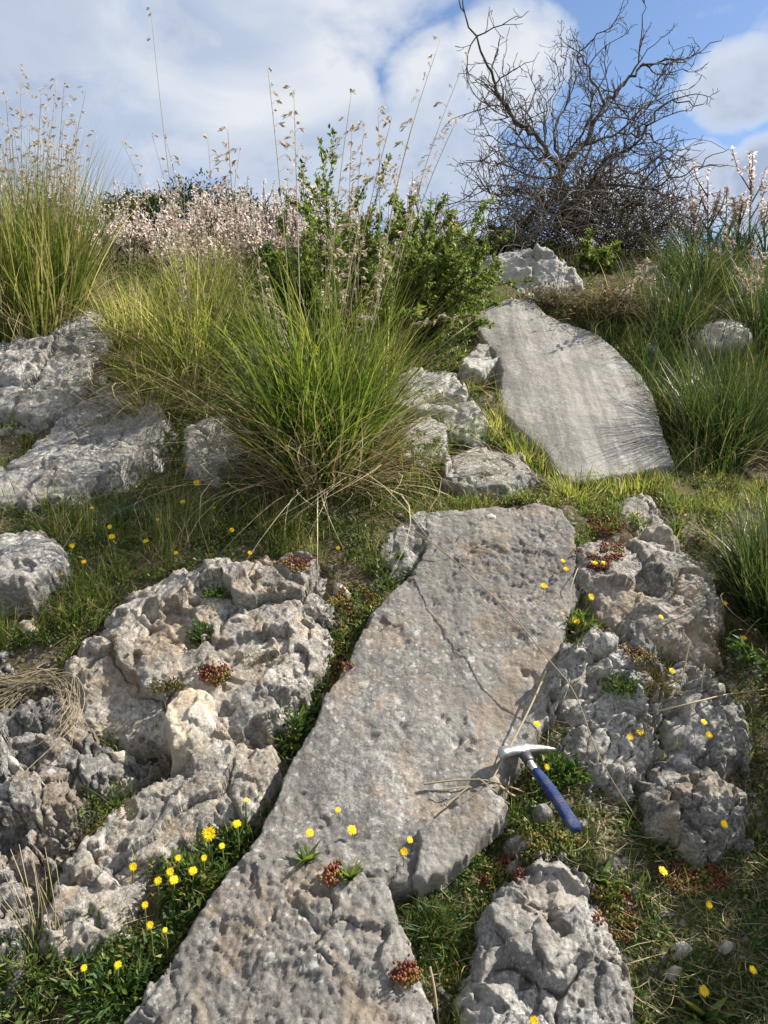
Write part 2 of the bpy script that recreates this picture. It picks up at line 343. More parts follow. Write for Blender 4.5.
# ------------------------------------------------------------------ world, sun, camera
def world():
    w = bpy.data.worlds.new('World'); SC.world = w; w.use_nodes = True; nt = w.node_tree; nt.nodes.clear()
    t = NT.__new__(NT); t.t = nt; t.out = nt.nodes.new('ShaderNodeOutputWorld')
    sky = t.n('TexSky', dict(sky_type='NISHITA', sun_disc=False, sun_elevation=math.asin(SUN[2]), sun_rotation=math.atan2(SUN[0], SUN[1]), altitude=400, air_density=1.0, dust_density=.5, ozone_density=1.6))
    d = t.n('TexCoord').outputs['Generated']
    mask = None
    for px, py, r, wgt in [(60, 30, 190, 1), (205, 45, 135, 1), (300, 160, 95, .9), (110, 150, 120, .72), (-120, 120, 200, 1), (340, 95, 40, .7), (500, 70, 62, .8), (440, 85, 55, .72), (545, 50, 40, .62), (440, 175, 75, .9),
                           (740, 82, 42, .8), (708, 88, 26, .6), (770, 190, 50, .95), (700, 190, 42, .85), (762, 35, 20, .45), (610, 230, 60, .6), (900, 250, 90, .8), (330, -160, 160, .8), (800, -200, 160, .6), (30, 0, 60, .8)]:
        v = unit(ray([px], [py])[0]); a = math.atan(r/F)
        dp = t.n('VectorMath', dict(operation='DOT_PRODUCT')); nt.links.new(d, dp.inputs[0]); dp.inputs[1].default_value = tuple(v)
        mr = t.n('MapRange', dict(interpolation_type='SMOOTHSTEP'), Value=dp.outputs['Value']); mr.inputs[1].default_value = math.cos(a*1.2); mr.inputs[2].default_value = math.cos(a*.25); mr.inputs[3].default_value = 0; mr.inputs[4].default_value = wgt
        mask = mr.outputs[0] if mask is None else t.math('MAXIMUM', mask, mr.outputs[0])
    back_fill = None
    for v, ang, wgt in [((-.2, -.8, .6), 56, 1.1), ((-.7, .1, .75), 32, 1.0), ((0, -.2, 1), 45, .95)]:        # unseen bright clouds added behind the camera and overhead to fill shadows
        dp = t.n('VectorMath', dict(operation='DOT_PRODUCT')); nt.links.new(d, dp.inputs[0]); dp.inputs[1].default_value = tuple(unit(np.array(v, float)))
        mr = t.n('MapRange', dict(interpolation_type='SMOOTHSTEP'), Value=dp.outputs['Value']); mr.inputs[1].default_value = math.cos(R(ang)); mr.inputs[2].default_value = math.cos(R(ang*.4)); mr.inputs[3].default_value = 0; mr.inputs[4].default_value = wgt
        mask = t.math('MAXIMUM', mask, mr.outputs[0]); back_fill = mr.outputs[0] if back_fill is None else t.math('MAXIMUM', back_fill, mr.outputs[0])
    mp = t.n('Mapping', Vector=d); mp.inputs['Scale'].default_value = (1, 1, 1.5)
    n1 = t.noise(mp.outputs[0], 5.0, 10, .55, .3); n2 = t.noise(mp.outputs[0], 2.0, 6, .5)
    nn = t.math('SUBTRACT', t.math('ADD', t.math('MULTIPLY', n1, .85), t.math('ADD', t.math('MULTIPLY', n2, .30), t.math('MULTIPLY', t.noise(mp.outputs[0], 16, 8, .6, .4), .26))), .78)
    den = t.math('ADD', mask, nn)
    cov = t.ramp(den, [(.30, 0.0), (.52, .55), (.80, 1.0)])
    n3 = t.noise(mp.outputs[0], 2.6, 9, .5, .5)
    cc = t.ramp(n3, [(.30, (3.3, 4.0, 5.4)), (.52, (4.1, 4.8, 6.1)), (.74, (6.3, 6.6, 7.1))])
    cc = t.mix(t.math('MULTIPLY', t.ramp(den, [(.50, 1.0), (.92, 0.0)]), .8), cc, (6.6, 6.8, 7.1))
    cc = t.mix(t.math('MULTIPLY', back_fill, .9, True), cc, (6.2, 6.4, 6.8))
    skc = t.mix(1.0, sky.outputs[0], (SKYT[0], SKYT[1], SKYT[2]), 'MULTIPLY')
    col = t.mix(cov, skc, cc)
    bg = t.n('Background', Color=col, Strength=.060); nt.links.new(bg.outputs[0], t.out.inputs[0])
SKYT = (1.25, 1.3, 1.38)
world()
sl = bpy.data.lights.new('sun', 'SUN'); sl.energy = 5.0; sl.angle = R(.55); sl.color = (1, .93, .82)
so = bpy.data.objects.new('sun', sl); COL.objects.link(so)
from mathutils import Vector
so.rotation_euler = Vector(SUN).to_track_quat('Z', 'Y').to_euler(); so.location = (8, 4, 12)
cd = bpy.data.cameras.new('camera'); co = bpy.data.objects.new('camera', cd); COL.objects.link(co); SC.camera = co
co.location = CAM; co.rotation_euler = (math.pi/2+PITCH, 0, 0); cd.sensor_fit = 'VERTICAL'; cd.sensor_height = 36; cd.lens = 36*F/1024; cd.clip_end = 600; cd.clip_start = .05
vs = SC.view_settings; vs.view_transform = 'Standard'; vs.look = 'None'; vs.gamma = 1; vs.use_curve_mapping = False; vs.exposure = 1.08

# ------------------------------------------------------------------ rocks
ROCKS = []      # pixel outline, plane centre, plane normal
def rock(name, label, poly, h, style, mat, dome=0.0, m=.09, drop=None, group=None, step=1.25, amp=1.0, normal=None, roughfn=None, plane=None, bow=0.0):
    poly = [(float(a), float(b)) for a, b in poly]; px = np.array([p[0] for p in poly]); py = np.array([p[1] for p in poly])
    if plane is None:
        Q = hit(px, py); c = Q.mean(0)
        if normal is None:
            u_, s_, vt = np.linalg.svd(Q-c); n = vt[2]; n = n if n[2] > 0 else -n
            if n @ (CAM-c) < .25*np.linalg.norm(CAM-c): n = unit(n+.6*unit(CAM-c))
        else: n = unit(np.array(normal, float))
        c = c+n*h
    else: c, n = plane[0]+plane[1]*h, plane[1]
    Q = plane_hit(px, py, c, n); c = Q.mean(0)
    v = unit(np.array([0, 0, 1.])-n*n[2]); u = np.cross(v, n)
    pu = (Q-c)@u; pv = (Q-c)@v; P2 = list(zip(pu, pv))
    dist = np.linalg.norm(c-CAM); s = step*dist/F; drop = (h+.12) if drop is None else drop
    gu = np.arange(pu.min()-m-2*s, pu.max()+m+2*s, s); gv = np.arange(pv.min()-m-2*s, pv.max()+m+2*s, s)
    U, Vv = np.meshgrid(gu, gv); shp = U.shape; U = U.ravel(); Vv = Vv.ravel()
    p0 = c+U[:, None]*u+Vv[:, None]*v
    wob = (.022*fbm(p0*6, 3, 21)+.020*fbm(p0*22, 4, 22, .6))*min(1, dist/2.5)*min(1, amp)*(.34 if style in ('smooth', 'slab') else 1.2)+(.010 if style in ('smooth', 'slab') else .02)*facets(np.stack([U, Vv, 0*U], 1)*9, 24)[0]*min(1, amp)
    d = sdist(P2, U, Vv)+wob
    dm = max(d.max(), .01); k = np.clip(d/(dm*.9), 0, 1)
    top = dome*(np.sqrt(np.clip(1-(1-k)**2, 0, 1))-.6)*(d > 0) + np.where(d <= 0, -.6*dome, 0)
    top = top + bow*(1-(U/(np.abs(pu).max()+1e-6))**2) - (bow*2.6*np.clip(-(U+.10+.05*np.sin(Vv*4)), 0, 1) if bow else 0)
    e = np.clip(d/.03, 0, 1); top = top-.006*(1-e)**2*min(1, amp)
    off = top-drop*np.clip(-d/m, 0, 1)**1.1
    Pn = p0+n*off[:, None]
    inner = np.clip(1+d/m, 0, 1)
    wp = p0+np.stack([fbm(p0*8+k_*13, 3, 90+k_) for k_ in range(3)], 1)*.03
    if style == 'smooth' or style == 'slab':
        st = p0@u, p0@v
        g = np.stack([st[0]*9, st[1]*1.1, 0*st[0]], 1)
        dz = .020*fbm(p0*1.8, 3, 31)+.004*fbm(p0*7, 4, 32)+.006*fbm(g, 4, 33)+.0026*fbm(p0*40, 4, 34, .7)
        f1, f2, ci = worley(p0*13+.4*fbm(p0*30, 2, 39)[:, None], 40); dz = dz-.006*sstep(.30, .1, f1)*(ci > .80)*sstep(0, .3, noise(p0*3, 41))
    if style == 'slab':
        X, Y = project(p0); rw = sstep(835, 890, Y+26*fbm(p0*5, 4, 50, .65)+.12*(X-300)); rw2 = sstep(-.05, .5, .9*fbm(p0*7, 4, 51, .6)+.75*sstep(85, 10, np.hypot((X-515)/.8, (Y-585)/1.2))-.12)*sstep(860, 780, Y)
        fa, fe = facets(wp*9, 52, 1.5); fb, fe2 = facets(wp*36, 53)
        pit = sstep(.12, .42, fbm(p0*20, 4, 54, .6))
        w1, w2, wc = worley(wp*24, 158); pit = sstep(.36, .24, w1)*(wc > .5)*sstep(-.1, .25, noise(p0*6, 159))
        rr = .010*fbm(p0*5, 4, 56)+.006*fa+.0026*fb-.009*pit+.0035*fbm(p0*48, 4, 55, .74)-.012*sstep(.10, 0, fe)*sstep(.1, .4, noise(p0*4, 58))
        dz = dz*(1-.4*rw)+1.5*rr*rw+1.3*rw2*(.005*fa+.003*fb-.004*pit+.0028*fbm(p0*55, 3, 57, .7)-.003)
        dz = dz-.022*np.exp(-(((X-505)/30)**2+((Y-640)/20)**2))+.034*rw
        ck = Y-(548-.62*(X-437))-5*noise(p0*22, 59); dz = dz-.008*np.exp(-(ck/1.6)**2)*((X > 432) & (X < 482))
    if style in ('rough', 'crumb'):
        cr = style == 'crumb'
        fa, fe = facets(wp*(3.4 if not cr else 6.0), 61, 1.6); fb, fe2 = facets(wp*(9 if not cr else 15), 62, 1.5); fc, fe3 = facets(wp*38, 63, 1.4)
        zone = sstep(-.05, .30, fbm(p0*3.1, 3, 70)); grit = sstep(-.15, .25, fbm(p0*5.0, 3, 71))
        dz = .045*fbm(p0*2.3, 3, 64)+(.050 if not cr else .045)*fa+(.008+.010*zone if not cr else .022)*fb+(.0016+.0035*grit)*fc+(.0016+.0034*grit)*fbm(p0*36, 5, 66, .74)
        dz = dz-.030*sstep(.055, 0, fe)*sstep(-.15, .2, noise(p0*4, 60))-(.006+.010*cr)*sstep(.08, 0, fe2)*(zone if not cr else 1)
        w1, w2, wc = worley(wp*15, 67); dz = dz-.026*sstep(.34, .20, w1)*(wc > .55)*zone
        w1, w2, wc = worley(wp*34, 68); dz = dz-.010*sstep(.36, .24, w1)*(wc > .45)*sstep(-.1, .2, noise(p0*6, 69))
        dz = dz-.040*sstep(.34, .46, fbm(p0*4.6, 4, 72, .6))
    if style == 'karst':
        q = p0@unit(u+.25*v), p0@unit(v-.25*u)
        g = np.stack([q[1]*9, q[0]*2.0, 0*q[0]+p0[:, 2]*2], 1)
        fa, fe = facets(wp*2.8, 76, 1.7); fb, fe2 = facets(wp*8, 77, 1.5); fc, _ = facets(wp*30, 78)
        dz = .040*fbm(p0*2.2, 3, 71)+.009*ridged(g, 4, 72)+.062*fa+.010*fb-.030*sstep(.05, 0, fe)-.008*sstep(.07, 0, fe2)+.003*fc+.0045*fbm(p0*24, 5, 73, .72)
        dz = dz-.03*sstep(.30, .45, fbm(p0*5, 4, 75, .6))
    dz = dz*amp*(.35+.65*inner)
    lat = .0
    if style in ('rough', 'crumb', 'karst'):
        jit = np.stack([fbm(p0*11+k_*31, 4, 80+k_, .6) for k_ in range(3)], 1)*.008*amp
        Pn = Pn+jit
    Pn = Pn+n*dz[:, None]
    keep = (d > -m-1.2*s).reshape(shp); idx = np.arange(len(U)).reshape(shp)
    ok = keep[:-1, :-1] & keep[1:, :-1] & keep[:-1, 1:] & keep[1:, 1:]
    q = np.stack([idx[:-1, :-1], idx[:-1, 1:], idx[1:, 1:], idx[1:, :-1]], -1)[ok]
    used = np.zeros(len(U), bool); used[q.ravel()] = True; rem = np.cumsum(used)-1
    o = obj(name, Pn[used], [rem[q]], M[mat], None, c-n*h)
    tag(o, label, 'rock', group)
    ROCKS.append((poly, c, n, Pn[used]))
    return o
def surf(px, py, lift=0.0):
    """a point on whatever rock or soil is seen at a pixel"""
    for poly, c, n, P in reversed(ROCKS):
        if inside(poly, np.array([float(px)]), np.array([float(py)]))[0]:
            X, Y = project(P); k = np.argmin((X-px)**2+(Y-py)**2+ 0*X); return P[k]+n*lift
    p = hit1(px, py); p[2] = G(p[0], p[1])[0]+lift; return p

MAIN = [(428, 512), (470, 507), (515, 503), (535, 501), (560, 510), (575, 528), (574, 560), (580, 590), (567, 625), (557, 655), (549, 690), (547, 716), (533, 737), (512, 762), (500, 790), (480, 805), (445, 822), (424, 840), (414, 880), (386, 886), (394, 925), (412, 965), (432, 1005), (445, 1080), (100, 1080), (158, 985), (200, 920), (235, 870), (262, 835), (275, 800), (290, 765), (312, 725), (330, 690), (352, 655), (372, 618), (395, 590), (412, 570), (425, 552)]
g_r = 'limestone outcrops on the slope'
rock('limestone_slab', 'large smooth tilted grey limestone slab the blue hammer rests against', MAIN, .05, 'slab', 'slab', 0, .05, .30, step=1.5)
SLAB_C, SLAB_N = ROCKS[0][1], ROCKS[0][2]
def bank(pts, c, n, below, rad):
    for px, py in pts:
        p = plane_hit([px], [py], c, n)[0]; d = p[2]-below-H(p[0], p[1])
        if d > .004: BUMPS.append((p[0], p[1], rad, d))
bank([(590, 560), (596, 610), (582, 650), (570, 690), (562, 730), (548, 770), (528, 800), (515, 830), (480, 850), (445, 880), (425, 905), (420, 950), (440, 1000)], SLAB_C, SLAB_N, .035, .085)
bank([(440, 498), (480, 494), (520, 490), (560, 497)], SLAB_C, SLAB_N, .03, .10)
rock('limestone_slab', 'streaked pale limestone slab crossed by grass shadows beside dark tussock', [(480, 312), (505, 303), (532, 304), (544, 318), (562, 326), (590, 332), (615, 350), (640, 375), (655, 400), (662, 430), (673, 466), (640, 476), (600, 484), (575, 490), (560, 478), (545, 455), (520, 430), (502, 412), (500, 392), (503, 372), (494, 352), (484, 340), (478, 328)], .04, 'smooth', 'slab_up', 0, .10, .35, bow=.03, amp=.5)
bank([(497, 395), (495, 415), (515, 440), (540, 465), (565, 492), (605, 492), (650, 482), (682, 462)], ROCKS[-1][1], ROCKS[-1][2], .004, .16)
rock('rock_flake', 'thin broken rock flake leaning on lower right of the big slab', [(418, 830), (440, 813), (468, 797), (489, 779), (500, 790), (513, 800), (505, 816), (482, 836), (466, 852), (442, 873), (425, 881), (414, 874), (419, 852)], .042, 'smooth', 'slab', 0, .010, .06, plane=(SLAB_C, SLAB_N), amp=1.0)
rock('limestone_outcrop', 'bulging pitted outcrop with plant-filled cracks left of the big slab', [(65, 660), (80, 640), (110, 605), (140, 584), (185, 570), (220, 562), (270, 555), (300, 554), (325, 567), (333, 592), (330, 625), (320, 660), (302, 700), (282, 732), (240, 742), (205, 747), (180, 752), (140, 747), (100, 737), (75, 710)], .06, 'rough', 'rough', .06, .14, .30, group=g_r, amp=.74)
rock('limestone_outcrop', 'long sunlit outcrop below the pitted bulge and above yellow flowers', [(44, 935), (56, 875), (86, 830), (126, 800), (160, 780), (194, 745), (240, 738), (270, 748), (250, 784), (224, 800), (188, 820), (158, 846), (134, 878), (106, 916), (80, 940), (56, 946)], .07, 'rough', 'rough', .0, .10, .25, group=g_r, amp=.58)
rock('crumbly_outcrop', 'dark crumbly conglomerate behind the dry curled grass at left edge', [(-30, 735), (30, 712), (66, 700), (105, 738), (160, 752), (150, 775), (90, 800), (50, 838), (0, 850), (-30, 850)], .04, 'crumb', 'crumb', .03, .12, .25, group=g_r)
rock('crumbly_outcrop', 'dark broken rock in the lower left edge under conglomerate', [(-30, 862), (30, 848), (52, 858), (50, 900), (36, 950), (14, 985), (-30, 1000)], .05, 'crumb', 'crumb', .03, .12, .25, group=g_r)
rock('limestone_outcrop', 'furrowed grey rock under the left tussock at the left edge', [(-40, 345), (0, 340), (40, 332), (75, 313), (100, 313), (112, 340), (108, 370), (82, 398), (32, 424), (-40, 432)], .04, 'karst', 'grey', .02, .16, .4, group=g_r, amp=.72)
rock('limestone_outcrop', 'grooved light grey rock ramp left of the middle tussocks', [(-40, 480), (0, 470), (30, 442), (60, 412), (100, 392), (140, 389), (168, 396), (162, 432), (132, 461), (100, 480), (50, 499), (-40, 506)], .05, 'karst', 'grey', .0, .15, .35, group=g_r, amp=.6)
rock('limestone_outcrop', 'low smooth grey rock at left edge between weed patches', [(-30, 536), (40, 531), (63, 550), (56, 575), (26, 596), (-30, 604)], .05, 'karst', 'grey', .03, .06, .25, group=g_r, amp=.7)
rock('limestone_outcrop', 'grey rock shelf joining the big slab upper left corner', [(378, 548), (396, 528), (418, 514), (430, 520), (426, 548), (412, 566), (392, 572)], .0, 'karst', 'grey', .0, .08, .2, group=g_r, amp=.5)
rock('limestone_outcrop', 'whitish smooth rock shelf at the top beneath the bare tree', [(470, 268), (492, 254), (515, 247), (545, 252), (568, 266), (588, 284), (600, 298), (570, 304), (535, 306), (505, 306), (478, 298)], .13, 'karst', 'slab_top', .0, .16, .5, group=g_r, amp=.75)
rock('limestone_outcrop', 'pitted rock with reddish stonecrop right of the big slab top', [(576, 548), (600, 532), (640, 532), (680, 552), (705, 577), (726, 612), (720, 642), (700, 652), (670, 642), (640, 627), (600, 604), (582, 580)], .05, 'rough', 'rough', .03, .12, .28, group=g_r, amp=.7)
rock('limestone_outcrop', 'small upright pale rock above the reddish stonecrop on grass bench', [(618, 493), (650, 489), (672, 506), (676, 530), (650, 528), (626, 510)], .05, 'rough', 'rough', .03, .10, .25, group=g_r, amp=.8)
rock('crumbly_outcrop', 'knobbly grey rock between the big slab and the leaning dry stalk', [(560, 668), (584, 640), (600, 622), (640, 640), (660, 668), (662, 702), (652, 742), (632, 772), (606, 772), (588, 742), (573, 712)], .09, 'crumb', 'grey', .01, .12, .25, group=g_r, amp=.85)
rock('crumbly_outcrop', 'small crumbly grey rock under the pale leaning stalks', [(656, 690), (672, 664), (700, 656), (730, 680), (748, 722), (735, 752), (690, 756), (660, 740)], .05, 'crumb', 'grey', .0, .10, .2, group=g_r, amp=.7)
rock('crumbly_outcrop', 'dark fissured rock low on the right side beyond the hammer grip', [(642, 778), (664, 756), (690, 752), (724, 762), (750, 796), (746, 832), (702, 848), (670, 836), (652, 812)], .04, 'crumb', 'crumb', .0, .10, .25, group=g_r, amp=.8)
rock('limestone_outcrop', 'rough conglomerate rock at the bottom below the hammer', [(474, 962), (490, 912), (511, 872), (541, 846), (570, 852), (596, 880), (616, 920), (631, 970), (645, 1080), (462, 1080), (464, 1000)], .06, 'rough', 'grey', .05, .09, .30, group=g_r, amp=.78)
rock('boulder', 'rounded white pitted boulder among the grass at right', [(690, 332), (698, 318), (720, 312), (748, 318), (759, 332), (746, 342), (712, 345)], .07, 'rough', 'pale', .08, .08, .3, group=g_r, amp=.7)
g_m = 'small rocks between the tussock and the upper slab'
for lab, pl in [('pale jagged rock right of the big tussock behind others', [(385, 382), (415, 371), (450, 373), (463, 396), (440, 408), (400, 402)]), ('rounded pale stone nearest the big tussock right side', [(404, 427), (425, 416), (446, 426), (443, 446), (420, 457), (405, 450)]),
                ('grey wedge stone squeezed between pale rocks by upper slab', [(442, 408), (470, 401), (487, 420), (470, 436), (447, 428)]), ('low flat grey rock at the foot of the upper slab left side', [(450, 457), (480, 447), (515, 453), (529, 471), (505, 483), (465, 484), (450, 476)]),
                ('small upright white rock at upper slab top left corner', [(464, 358), (480, 346), (500, 345), (499, 360), (480, 373), (466, 373)]), ('grey rock half hidden between the two middle tussocks', [(222, 350), (262, 345), (284, 372), (262, 402), (232, 392)]), ('shadowed grey stone under drooping blades of the middle tussocks', [(188, 432), (220, 422), (242, 447), (216, 470), (190, 462)])]:
    cx_, cy_ = sum(p[0] for p in pl)/len(pl), sum(p[1] for p in pl)/len(pl); pl = [(cx_+(a-cx_)*1.14, cy_+(b-cy_)*1.18) for a, b in pl]
    rock('stone', lab, pl, .05, 'karst', 'slab_top' if 'white' in lab or 'pale' in lab else 'grey', .0, .08, .25, group=g_m, amp=.38)
rock('stone', 'veined cream stone wedged upright in the pitted outcrop', [(167, 708), (177, 690), (190, 684), (203, 686), (211, 697), (206, 722), (193, 741), (174, 748), (170, 728)], .055, 'karst', 'pale', .015, .03, .12, group='loose stones lying on the slope', amp=.35, plane=(ROCKS[3][1], ROCKS[3][2]))
g_s = 'loose stones lying on the slope'
for px, py, r, lab, mt in [(25, 622, 13, 'clean white stone on soil at the left edge', 'pale'), (490, 514, 7, 'flat whitish stone on the top edge of the big slab', 'pale'), (180, 242, 9, 'far pale stone among pinkish asphodels', 'grey'), (172, 270, 15, 'grey stone behind the left middle tussock', 'grey'),
                           (690, 256, 13, 'far grey rock right of the bare tree foot', 'grey'), (548, 806, 14, 'small grey stone beside the middle of the blue grip', 'grey'), (524, 838, 12, 'grey stone under the stonecrop below the hammer', 'grey'), (683, 946, 9, 'left one of two white stones in dark turf lower right', 'pale'), (728, 943, 6, 'right one of two white stones in dark turf lower right', 'pale'), (676, 968, 6, 'tiny white stone below the pair in dark turf', 'pale'),
                           (652, 272, 14, 'grey stone in tall grass under bare branches', 'grey'), (340, 585, 10, 'small pale stone by the stonecrop left of the big slab', 'pale'), (652, 350, 9, 'small stone at right edge of the upper slab', 'grey'), (10, 760, 14, 'pale stone on the dark conglomerate at left edge', 'pale'), (120, 752, 12, 'pale stone in rubble under the pitted outcrop', 'pale'), (700, 690, 13, 'grey stone beside the vertical dry stalks', 'grey'), (608, 640, 12, 'round grey knob stone above the knobbly rock', 'grey'), (682, 760, 12, 'grey pebble above the fissured rock', 'grey'), (582, 822, 9, 'half buried stone just right of the grip end', 'grey'), (735, 300, 9, 'grey stone in grass above the white boulder', 'grey')]:
    n_ = 9; th = np.sort(rng.uniform(0, 2*np.pi, n_)*.35+np.arange(n_)*2*np.pi/n_*1.0)
    ry = r*(1.25 if r == 25 else .72); rx = r*(.85 if r == 25 else 1)
    pl = [(px+rx*math.cos(a)*random.uniform(.8, 1.1), py-ry*math.sin(a)*random.uniform(.8, 1.1)) for a in th]
    base = None
    for poly, c, n, P in ROCKS:
        if inside(poly, np.array([float(px)]), np.array([float(py)]))[0]: base = (c, n)
    sz = r/F*np.linalg.norm(hit1(px, py)-CAM)
    rock('stone', lab, pl, sz*.5, 'smooth' if r == 25 else 'rough', mt, sz*.5, sz*.35, sz*1.4, group=g_s, amp=min(.5, sz*7), step=1.3, plane=base)

# ------------------------------------------------------------------ ground
def fan(ys, half, ncol):
    a = np.linspace(-1, 1, ncol); a = np.sign(a)*np.abs(a)**1.0
    X = a[None]*half(ys)[:, None]; Y = np.repeat(ys[:, None], ncol, 1); return X, Y
ys = np.concatenate([np.linspace(-40, .5, 40)[:-1], np.geomspace(.9, 12, 720)-.4, np.geomspace(11.8, 160, 120)])
HX, HY = hit1(578, 832)[:2]
BUMPS.append((HX+.02, HY-.02, .10, .035))
X, Y = fan(ys, lambda y: 1.3+np.maximum(y, 0)*.85+np.where(y < 0, -y*1.0, 0), 480)
Z = G(X.ravel(), Y.ravel()); nr, nc = X.shape
for poly, c, n, P in ROCKS[:1]: pass
ii = np.arange(nr*nc).reshape(nr, nc)
og = obj('ground', np.stack([X.ravel(), Y.ravel(), Z], 1), [np.stack([ii[:-1, :-1], ii[:-1, 1:], ii[1:, 1:], ii[1:, :-1]], -1).reshape(-1, 4)], M['soil'], None, (0, 0, 0)); tag(og, kind='structure')

# ------------------------------------------------------------------ scatter helpers
ROCKPX = [r[0] for r in ROCKS]
def scatter(poly, n, rocks=True, shrink=0.0):
    xs = [p[0] for p in poly]; y_ = [p[1] for p in poly]
    px = rng.uniform(min(xs), max(xs), n*3); py = rng.uniform(min(y_), max(y_), n*3)
    k = inside(poly, px, py)
    if rocks:
        jx = px+rng.normal(0, 2.5, len(px)); jy = py+rng.normal(0, 2.5, len(px))
        for r in ROCKPX: k &= ~inside(r, jx, jy)
    px, py = px[k][:n], py[k][:n]
    P = hit(px, py); P = P[P[:, 1] < 12.5]; P[:, 2] = G(P[:, 0], P[:, 1])
    return P
def clumpy(P, scale=6, lo=-.05, s=90):
    w = fbm(np.stack([P[:, 0], P[:, 1], 0*P[:, 0]], 1)*scale, 3, s); return P[(w-lo)*4 > rng.uniform(-.6, 1, len(P))]
def U(a, b, n): return rng.uniform(a, b, n)
def grass(mb, P, L, w, lean=.5, droop=.9, K=4, bias=0.0, spread=1.0):
    n = len(P)
    if n == 0: return
    V, f, a = blades(P-np.array([0, 0, .008]), U(0, 6.283, n), np.abs(rng.normal(0, lean, n)), U(L[0], L[1], n)*rng.beta(2, 2, n)*1.6, U(w[0], w[1], n), U(.2, droop, n), np.clip(U(-.05, .98, n)*spread+bias+.12*fbm(P*3, 2, 44), 0, 1), K)
    mb.add(V, f, **a)
def weeds(mb, P, L, w, k=5, h=.03, bias=0.0):
    n = len(P)
    if n == 0: return
    Q = np.repeat(P, k, 0); m = len(Q); D = sph(m); D[:, 2] = np.abs(D[:, 2])*.9+.15
    Q = Q+np.stack([rng.normal(0, .012, m), rng.normal(0, .012, m), U(0, h, m)], 1)
    V, f, a = leaves(Q, D, U(L[0], L[1], m), U(w[0], w[1], m), np.clip(U(0, 1, m)+bias, 0, 1)); mb.add(V, f, **a)
FULL = [(-480, 225), (1250, 225), (1250, 1250), (-480, 1250)]
BENCH = [(390, 505), (400, 470), (440, 470), (470, 480), (575, 488), (670, 470), (768, 470), (900, 480), (900, 560), (740, 560), (700, 545), (672, 520), (600, 520), (560, 508), (500, 500), (430, 512)]
LEFTBAND = [(0, 500), (150, 470), (250, 480), (420, 470), (430, 520), (415, 560), (340, 580), (300, 555), (180, 570), (120, 595), (60, 640), (-80, 660), (-80, 500)]
GULLY = [(90, 1080), (-60, 1080), (0, 990), (60, 945), (110, 920), (150, 880), (190, 830), (250, 800), (275, 745), (320, 680), (345, 600), (420, 560), (400, 590), (330, 690), (262, 835), (190, 935), (120, 1050)]
RIGHT = [(580, 640), (730, 540), (930, 520), (930, 1200), (630, 1200), (625, 980), (590, 870), (545, 840), (560, 800), (545, 735)]
CENTRE = [(405, 890), (440, 870), (500, 810), (545, 760), (600, 770), (590, 870), (545, 842), (500, 880), (465, 980), (460, 1080), (430, 1080)]
MEADOW = [(580, 320), (610, 275), (700, 262), (930, 245), (930, 470), (670, 470), (655, 400), (620, 345)]
UPPER = [(60, 330), (-150, 320), (-150, 215), (930, 215), (930, 260), (600, 250), (500, 300), (480, 350), (480, 480), (380, 470), (110, 460), (110, 340)]

mb = MB()
grass(mb, clumpy(scatter(FULL, 26000), 5, .0), (.03, .09), (.0016, .003), .6, 1.1)
grass(mb, clumpy(scatter(BENCH, 30000), 5, .02), (.025, .08), (.0018, .0032), .5, 1.0, bias=.04)
grass(mb, clumpy(scatter(LEFTBAND, 19000), 4.5, .08), (.04, .15), (.0016, .003), .55, 1.0, bias=.05)
grass(mb, clumpy(scatter(UPPER, 26000), 4, -.2), (.06, .20), (.0025, .004), .5, 1.0, bias=.1)
tag(mb.build('short_grass', M['turf'], None, (0, 0, 0)), 'short sunlit green and straw grass growing between the rocks', 'grass', kind='stuff')
mb = MB()
grass(mb, clumpy(scatter(GULLY, 9000), 8, -.1), (.03, .09), (.0014, .0028), .5, .9)
grass(mb, clumpy(scatter(RIGHT, 26000), 6, .02), (.02, .075), (.0013, .0026), .65, 1.1)
grass(mb, clumpy(scatter(CENTRE, 7000), 8, -.1), (.02, .06), (.0012, .0022), .6, 1.1)
grass(mb, clumpy(scatter(MEADOW, 24000), 2.5, -.1), (.08, .28), (.003, .006), .45, 1.2, K=5)
tag(mb.build('meadow_grass', M['turf_d'], None, (0, 0, 0)), 'deep green grass covering the right side and the gully', 'grass', kind='stuff')
mb = MB()
weeds(mb, clumpy(scatter(GULLY, 2600), 8, -.1), (.012, .032), (.005, .010), 6, .045)
weeds(mb, clumpy(scatter(RIGHT, 4200), 7, -.05), (.008, .022), (.004, .009), 6, .02)
weeds(mb, clumpy(scatter(CENTRE, 1300), 9, -.05), (.008, .020), (.004, .008), 6, .02)
weeds(mb, clumpy(scatter(LEFTBAND, 4200), 6, -.05), (.010, .028), (.004, .009), 6, .04)
weeds(mb, clumpy(scatter(BENCH, 4200), 6, -.05), (.010, .024), (.005, .009), 6, .03, .25)
weeds(mb, clumpy(scatter(FULL, 8000), 6, .02), (.008, .022), (.004, .008), 5, .02)
weeds(mb, clumpy(scatter(UPPER, 5000), 3, -.05), (.02, .05), (.008, .016), 6, .12)
tag(mb.build('weeds', M['weed'], None, (0, 0, 0)), 'low broad leaved weeds spread through the gully and slope', 'weeds', kind='stuff')
